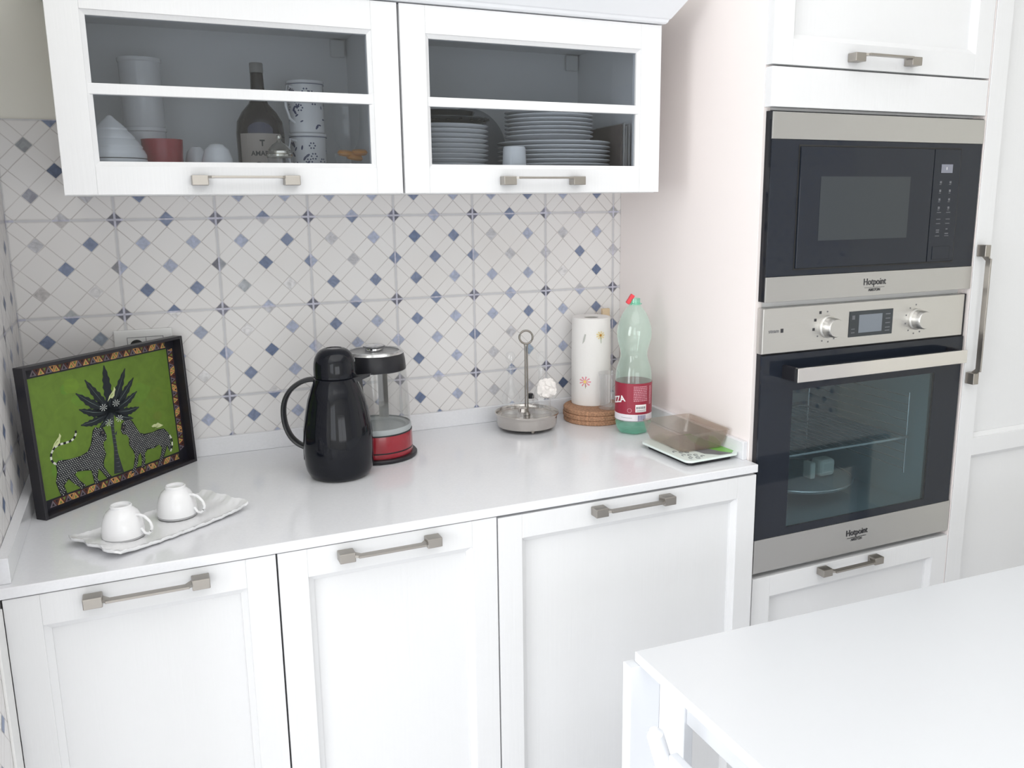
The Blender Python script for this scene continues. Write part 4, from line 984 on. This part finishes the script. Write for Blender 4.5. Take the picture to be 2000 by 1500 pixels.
B.done('printed_pattern', None, gp, recalc=False)
B = MB().use('smoke_plastic'); DA = Matrix.Translation((1.5735, -.4240, ZC)) @ Matrix.Rotation(math.radians(0), 4, 'Z'); rings = []
for hx, hy, r, z in ((.048, .064, .012, .0152), (.054, .070, .014, .0165), (.060, .076, .012, .034), (.0645, .0795, .010, .0555), (.0658, .0808, .010, .0562), (.0650, .0800, .010, .0570), (.0628, .0778, .010, .0560), (.0582, .0742, .012, .034), (.0525, .0685, .013, .0180), (.046, .062, .012, .0172)):
    rings.append([B.bm.verts.new(DA @ Vector((x, y, z))) for x, y in rrect(hx, hy, r, 5)])
fs = []
for A, C_ in zip(rings, rings[1:]):
    for k in range(len(A)): fs.append(B.bm.faces.new([A[k], A[(k+1) % len(A)], C_[(k+1) % len(A)], C_[k]]))
fs.append(B.bm.faces.new(rings[0][::-1])); fs.append(B.bm.faces.new(rings[-1])); B._tag(fs, True)
solo(B.done('smoked_dish'), 'shallow rectangular smoky brown plastic dish lying on the kitchen scale', 'dish')

# ------------------------------------------------------------------ things in the left wall cabinet
ZS = ZB+.0185
c = (.4690, -.2550); t = thing('sugar_bowl', (*c, ZS), 'white porcelain bowl with spiral meringue lid, far left behind the cabinet glass', 'bowl')
B = MB().use('porcelain'); B.lathe([(0, ZS+.0003), (.034, ZS+.0003), (.052, ZS+.020), (.0560, ZS+.040), (.0550, ZS+.0445), (0, ZS+.0445)], 40, c); B.done('bowl', None, t)
B = MB().use('porcelain'); z = ZS+.0460; B.lathe([(.0550, z), (.0550, z+.006), (.0520, z+.013), (.0490, z+.017), (.0495, z+.020), (.0440, z+.028), (.0390, z+.033), (.0385, z+.036), (.0310, z+.044), (.0270, z+.048), (.0265, z+.051), (.0170, z+.060), (.0090, z+.067), (.0040, z+.0725), (0, z+.0740)], 48, c); B.done('lid', None, t)
def canister(c, z, h, r, lab, grp):
    B = MB().use('porcelain'); B.lathe([(0, z), (r*.93, z), (r, z+.004), (r, z+h-.008), (r*1.05, z+h-.006), (r*1.05, z+h), (r*.97, z+h), (r*.96, z+h-.01), (0, z+h-.012)], 40, c)
    return solo(B.done('white_canister'), lab, 'canister', grp)
canister((.5270, -.1150), ZS+.0003, .1085, .0365, 'tall white canister at the bottom of its stack behind the red cup', 'white canisters stacked in the cabinet')
canister((.5270, -.1150), ZS+.1092, .1265, .0370, 'tall white canister on top of another, left part of the glass cabinet', 'white canisters stacked in the cabinet')
B = MB().use('red_ceramic'); B.lathe([(0, ZS+.0003), (.029, ZS+.0003), (.0320, ZS+.004), (.0362, ZS+.083), (.0345, ZS+.083), (.030, ZS+.008), (0, ZS+.007)], 36, (.5520, -.2050)); solo(B.done('red_cup'), 'dark red tapered cup standing in the glass cabinet', 'cup')
for cc, r, h, lab in (((.6130, -.1550), .0225, .0750, 'small white round bowl upside down, rear one of two behind the glass'), ((.6440, -.2350), .0290, .0760, 'white round bowl upside down, front one of two behind the glass')):
    B = MB().use('porcelain'); B.lathe([(r, ZS+.0003), (r*1.02, ZS+h*.35), (r*.95, ZS+h*.62), (r*.75, ZS+h*.85), (r*.42, ZS+h*.97), (0, ZS+h)], 32, cc); solo(B.done('small_bowl'), lab, 'bowl', 'upturned white bowls')
c = (.7335, -.1650); t = thing('liqueur_bottle', (*c, ZS), 'dark liqueur bottle with pale label behind the left cabinet glass', 'bottle')
B = MB().use('bottle_dark'); B.lathe([(0, ZS+.0003), (.040, ZS+.0003), (.0435, ZS+.004), (.0450, ZS+.050), (.0455, ZS+.100), (.0430, ZS+.122), (.0330, ZS+.140), (.0190, ZS+.156), (.0135, ZS+.170), (.0125, ZS+.200), (.0120, ZS+.214)], 48, c); B.done('body', None, t)
B = MB().use('bottle_cap'); B.lathe([(.0128, ZS+.2142), (.0128, ZS+.2310), (.0120, ZS+.2325), (0, ZS+.2325)], 32, c); B.done('cap', None, t)
av = math.atan2(c[1]*-1-1.9868, .4944-c[0]); rt = .0458; B = MB().use('bottle_label'); wrap_quad(B, c, rt, av-.95, av+.95, ZS+.012, ZS+.098, 16)
for k in range(12):
    x = -1+2*k/12; x2 = x+2/12; f = lambda q: .098+.021*math.sqrt(max(0, 1-q*q))
    B.use('bottle_band'); B.poly([(c[0]+rt*math.cos(av+.62*x), c[1]+rt*math.sin(av+.62*x), ZS+.098), (c[0]+rt*math.cos(av+.62*x2), c[1]+rt*math.sin(av+.62*x2), ZS+.098), (c[0]+(rt-.001)*math.cos(av+.62*x2), c[1]+(rt-.001)*math.sin(av+.62*x2), ZS+f(x2)), (c[0]+(rt-.001)*math.cos(av+.62*x), c[1]+(rt-.001)*math.sin(av+.62*x), ZS+f(x))])
lb = B.done('label', None, t, recalc=False)
B = MB().use('ink_dark')
for s_, z, txt in ((.0125, .0600, 'AMARO'), (.0150, .0385, 'Caus')):
    me = text_mesh(txt, s_, .0003, 'CENTER', .0001); wrap_add(B, me, c, rt+.0003, av+.05, ZS+z); bpy.data.meshes.remove(me)
wrap_poly(B, c, rt+.0004, av+.05, ZS+.080, [(-.005, .006), (.005, .006), (.0045, .003), (.0012, .003), (.0012, -.006), (-.0012, -.006), (-.0012, .003), (-.0045, .003)]); B.done('lettering', None, lb, recalc=False)
# floral mugs
def mug(c, z, h, r, lab):
    t = thing('floral_mug', (*c, z), lab, 'mug', 'floral mugs stacked in the cabinet'); B = MB().use('porcelain')
    B.lathe([(0, z), (r*.9, z), (r*.97, z+.003), (r*.97, z+h-.006), (r*1.02, z+h-.004), (r*1.02, z+h), (r*.94, z+h), (r*.9, z+.006), (0, z+.006)], 40, c); bd = B.done('body', None, t)
    B = MB().use('blue_ink'); rr = r*.97+.0004; rq = random.Random(int(z*1000)); av = math.atan2(c[1]*-1-1.9868, .4944-c[0])
    for k in range(26):
        a = av+rq.uniform(-1.5, 1.5); zz_ = z+rq.uniform(.012, h-.016); w = rq.uniform(.0030, .0060); th_ = rq.uniform(0, 3.1)
        P = [(w*math.cos(q)*1.2, w*.5*math.sin(q)) for q in [i*math.pi/4 for i in range(8)]]
        if k % 3 == 0:
            for i in range(6): x_, y_ = .0055*math.cos(i*1.047), .0055*math.sin(i*1.047); wrap_poly(B, c, rr, a, zz_, [(x_+.0021*math.cos(q*1.57), y_+.0021*math.sin(q*1.57)) for q in range(4)])
        else: wrap_poly(B, c, rr, a, zz_, [(x*math.cos(th_)-y*math.sin(th_), x*math.sin(th_)+y*math.cos(th_)) for x, y in P])
    wrap_quad(B, c, r*1.02+.0003, 0, 6.283, z+h-.0072, z+h-.0060, 40)
    B.done('flower_pattern', None, bd, recalc=False)
    d = Vector((-.80, -.60, 0)); B = MB().use('porcelain'); pts = [(r*.95, h*.86), (r+.012, h*.88), (r+.020, h*.74), (r+.020, h*.5), (r+.012, h*.28), (r*.95, h*.2)]
    B.tube([Vector((c[0], c[1], z))+d*a+Vector((0, 0, b)) for a, b in pts], .0028, 8); B.done('handle', None, t); return t
mug((.8280, -.1500), ZS+.0003, .1015, .0365, 'white mug with blue flowers, lower one of the stack')
mug((.8275, -.1500), ZS+.1020, .1015, .0360, 'white mug with blue flowers, upper one of the stack')
c = (.7530, -.2650); t = thing('glass_jar', (*c, ZS), 'small jar with shiny ringed metal lid in front of the dark bottle', 'jar')
B = MB().use('clear_glass'); B.lathe([(0, ZS+.0003), (.020, ZS+.0003), (.023, ZS+.010), (.023, ZS+.052)], 28, c); B.done('body', None, t)
B = MB().use('lid_silver'); z = ZS+.052; B.lathe([(.0230, z-.002), (.0245, z), (.0245, z+.004), (.0215, z+.006), (.0205, z+.010), (.0215, z+.012), (.018, z+.016), (.0140, z+.021), (.006, z+.026), (.0035, z+.030), (.0055, z+.034), (.0050, z+.038), (0, z+.040)], 28, c); B.done('lid', None, t)
c = (.9150, -.1150); t = thing('wine_glass', (*c, ZS), 'clear stemmed glass at the right end of the left cabinet', 'glass')
B = MB().use('clear_glass'); B.lathe([(0, ZS+.0003), (.027, ZS+.0003), (.026, ZS+.003), (.004, ZS+.008), (.0035, ZS+.060), (.012, ZS+.072), (.024, ZS+.092), (.0275, ZS+.120), (.0265, ZS+.165)], 32, c); B.done('bowl', None, t)
c = (.9050, -.2150); t = thing('fruit_bowl', (*c, ZS), 'small glass bowl holding orange slices at the right end of the cabinet', 'bowl')
B = MB().use('clear_glass'); B.lathe([(0, ZS+.0003), (.020, ZS+.0003), (.030, ZS+.025), (.0370, ZS+.055), (.0380, ZS+.062)], 32, c); B.done('glass', None, t)
for k, (dx, dy, dz, ang) in enumerate(((-.016, 0, .062, 10), (.012, .004, .064, -14), (0, -.004, .054, 40))):
    B = MB().use('amber'); B.lathe([(0, -.004), (.014, -.004), (.017, 0), (.014, .005), (0, .007)], 24, T=Matrix.Translation((c[0]+dx, c[1]+dy, ZS+dz)) @ Matrix.Rotation(math.radians(ang), 4, 'Z') @ Matrix.Rotation(math.radians(12), 4, 'X'))
    solo(B.done('orange_slice'), ['orange fruit slice at the left of the small glass bowl', 'orange fruit slice at the right of the small glass bowl', 'orange fruit slice lowest in the small glass bowl'][k], 'fruit', 'orange slices in the bowl')

# ------------------------------------------------------------------ things in the right wall cabinet
ordn = ['topmost', 'second from the top', 'third from the top', 'fourth from the top', 'fifth from the top', 'sixth from the top', 'seventh from the top', 'eighth from the top', 'ninth from the top', 'tenth from the top', 'eleventh from the top', 'twelfth from the top']
c = (1.0953, -.1900); nb = 11; st = .0098
B = MB().use('porcelain'); B.lathe([(0, 0), (.05, 0), (.054, .003), (.085, .012), (.1010, .0200), (.1030, .0215), (.1020, .0225), (.0990, .0218), (.083, .0145), (.053, .0065), (0, .006)], 56); b0 = B.done('soup_plate')
for k in range(nb):
    z = ZS+.0003+k*st; o = b0 if k == 0 else dup(b0, (0, 0, 0)); o.location = (c[0]+random.Random(k).uniform(-.0012, .0012), c[1], z)
    tag(o, 'white deep plate in the left stack of the plate cabinet, %s' % ordn[nb-1-k], 'plate', 'deep plates in the left stack')
zt = ZS+nb*st+.0125
B = MB().use('dark_dish'); B.lathe([(0, zt+.0003), (.060, zt+.0003), (.085, zt+.0030), (.1060, zt+.0130), (.1065, zt+.0150), (.084, zt+.0065), (0, zt+.004)], 56, c); B.use('lid_silver')
for k in range(22):
    a = k*2*math.pi/22; B.lathe([(0, 0), (.0045, .0006), (.0028, .0016), (0, .002)], 8, T=Matrix.Translation((c[0]+.0960*math.cos(a), c[1]+.0960*math.sin(a), zt+.0066)) @ Matrix.Rotation(math.radians(0), 4, 'X'))
solo(B.done('glass_plate'), 'dark glass plate with round pattern lying on the left plate stack', 'plate')
B = MB().use('dark_dish'); zt += .0042; B.lathe([(0, zt+.0003), (.055, zt+.0003), (.064, zt+.006), (.0740, zt+.0250), (.0720, zt+.0250), (.061, zt+.008), (0, zt+.006)], 40, c, rib=lambda a, z: 1+.008*math.sin(a*16)); solo(B.done('glass_dish'), 'small dark glass dish standing on top of the left plate stack', 'dish')
c = (1.3570, -.2000); nl = 9; st = .0094
B = MB().use('porcelain'); B.lathe([(0, 0), (.075, 0), (.080, .002), (.118, .0110), (.1255, .0132), (.1265, .0145), (.1255, .0155), (.117, .0140), (.079, .0050), (0, .005)], 64); p0 = B.done('dinner_plate')
for k in range(nl):
    o = p0 if k == 0 else dup(p0, (0, 0, 0)); o.location = (c[0], c[1], ZS+.0003+k*st); tag(o, 'large white dinner plate in the right stack, %s of the large ones' % ordn[nl-1-k], 'plate', 'dinner plates in the right stack')
zb = ZS+nl*st+.0058; c = (1.3455, -.2000); ns = 7; st = .0086
B = MB().use('porcelain'); B.lathe([(0, 0), (.058, 0), (.062, .002), (.090, .0100), (.0975, .0122), (.0985, .0135), (.0975, .0145), (.089, .0130), (.061, .0050), (0, .005)], 64); p1 = B.done('dessert_plate')
for k in range(ns):
    o = p1 if k == 0 else dup(p1, (0, 0, 0)); o.location = (c[0], c[1], zb+k*st); tag(o, 'small white plate in the right stack, %s of the small ones' % ordn[ns-1-k], 'plate', 'dessert plates on the right stack')
B = MB().use('porcelain'); B.lathe([(.0265, ZS+.0003), (.0250, ZS+.040), (.0236, ZS+.0720), (.0215, ZS+.0765), (0, ZS+.0772)], 36, (1.2230, -.2900)); solo(B.done('white_beaker'), 'plain white beaker upside down in front of the large plates', 'beaker')
B = MB().use('grey_plate'); Tm = Matrix.Translation((1.2200, -.0300, ZS+.0890)) @ Matrix.Rotation(math.radians(84), 4, 'X'); B.lathe([(0, 0), (.060, 0), (.087, .008), (.0880, .010), (.060, .004), (0, .003)], 56, T=Tm)
solo(B.done('serving_platter'), 'grey round platter standing upright at the back between the plate stacks', 'platter')
def book(x, xb, th_, y0, y1, h, m, lab, name='cook_book', cat='book', top=0.):
    B = MB().use(m); z = ZS+.0003; n_ = bmesh.new()
    V = [n_.verts.new(p) for p in ((x, y0, z), (x+th_, y0, z), (xb+th_, y1, z), (xb, y1, z), (x, y0, z+h), (x+th_, y0, z+h), (xb+th_, y1, z+h-top), (xb, y1, z+h-top))]
    for f in ((0, 1, 2, 3), (4, 7, 6, 5), (0, 4, 5, 1), (1, 5, 6, 2), (2, 6, 7, 3), (3, 7, 4, 0)): n_.faces.new([V[k] for k in f])
    bmesh.ops.recalc_face_normals(n_, faces=n_.faces); B.merge(n_); solo(B.done(name), lab, cat, 'flat books beside the plates' if cat == 'book' else None)
book(1.4775, 1.4970, .0035, -.290, -.110, .128, 'carton', 'dark brown upright folder next to the large plates', 'dark_folder', 'folder')
book(1.4830, 1.5010, .0040, -.292, -.130, .131, 'page_grey', 'thin grey booklet directly right of the dark folder')
book(1.4890, 1.5060, .0040, -.290, -.130, .125, 'page_grey', 'thin grey booklet between its neighbours, right side of the plate cabinet')
book(1.4960, 1.5110, .0035, -.292, -.130, .129, 'page_grey', 'thin grey booklet against the right side of the plate cabinet')

# ------------------------------------------------------------------ table and chair
zt = .76; TA = (1.1448, -.9259)
u1 = Vector((math.cos(math.radians(-2.82)), math.sin(math.radians(-2.82)), 0)); v1 = Vector((-.0073, -1, 0)).normalized()
t = thing('dining_table', (1.8, -1.5, 0), 'white table with thin top and slab legs in front of the oven', 'table')
A0 = Vector((TA[0], TA[1], 0)); P = [A0, A0+u1*1.35, A0+u1*1.35+v1*.95, A0+v1*.95]
def slabq(B, P, z0, z1, bev=.001):
    n_ = bmesh.new(); A = [n_.verts.new((p.x, p.y, z0)) for p in P]; C_ = [n_.verts.new((p.x, p.y, z1)) for p in P]; k = len(P); n_.faces.new(A[::-1]); n_.faces.new(C_)
    for i in range(k): n_.faces.new([A[i], A[(i+1) % k], C_[(i+1) % k], C_[i]])
    bmesh.ops.recalc_face_normals(n_, faces=n_.faces)
    if bev: bmesh.ops.bevel(n_, geom=list(n_.edges), offset=bev, segments=2, affect='EDGES', profile=.5)
    B.merge(n_)
B = MB().use('white_smooth'); slabq(B, P, zt-.017, zt); B.done('tabletop', None, t)
def plate_(a, b, c_, d_, z0, z1, name):
    B = MB().use('white_smooth'); slabq(B, [A0+u1*a+v1*c_, A0+u1*b+v1*c_, A0+u1*b+v1*d_, A0+u1*a+v1*d_], z0, z1); return B.done(name, None, t)
plate_(-.016, .036, -.008, .016, .0005, zt-.0175, 'leg'); plate_(.0362, .052, .002, .085, .0005, zt-.0175, 'leg')
plate_(.040, .056, .0852, .900, zt-.085, zt-.0175, 'apron'); plate_(.056, 1.27, .004, .020, zt-.085, zt-.0175, 'apron')
plate_(1.25, 1.30, .02, .05, .0005, zt-.0175, 'leg'); plate_(.036, .085, .9002, .930, .0005, zt-.0175, 'leg'); plate_(1.25, 1.30, .90, .93, .0005, zt-.0175, 'leg')
# chair pushed to the left side of the table
t = thing('dining_chair', (1.28, -1.28, 0), 'white chair with slatted back tucked against the left side of the table', 'chair')
def post(y):
    B = MB().use('white_smooth'); B.tube([(1.098, y, .716), (1.101, y, .708), (1.128, y, .62), (1.158, y, .50), (1.175, y, .40), (1.165, y, .2), (1.135, y, .0006)], [.006, .0125, .0135, .0135, .0135, .0125, .011], 16, rb=None); B.done('back_leg', None, t)
post(-1.055); post(-1.430)
for z, x in ((.655, 1.121), (.575, 1.144), (.50, 1.163)):
    B = MB().use('white_smooth'); B.box(x-.004, x+.012, -1.420, -1.065, z-.025, z+.022, .003, 2); B.done('back_slat', None, t)
B = MB().use('white_smooth'); B.box(1.165, 1.56, -1.450, -1.035, .432, .452, .006, 3); B.done('seat', None, t)
for y in (-1.06, -1.425):
    B = MB().use('white_smooth'); B.tube([(1.53, y, .4315), (1.545, y, .2), (1.555, y, .0006)], [.014, .013, .011], 16); B.done('front_leg', None, t)
bpy.context.view_layer.update()
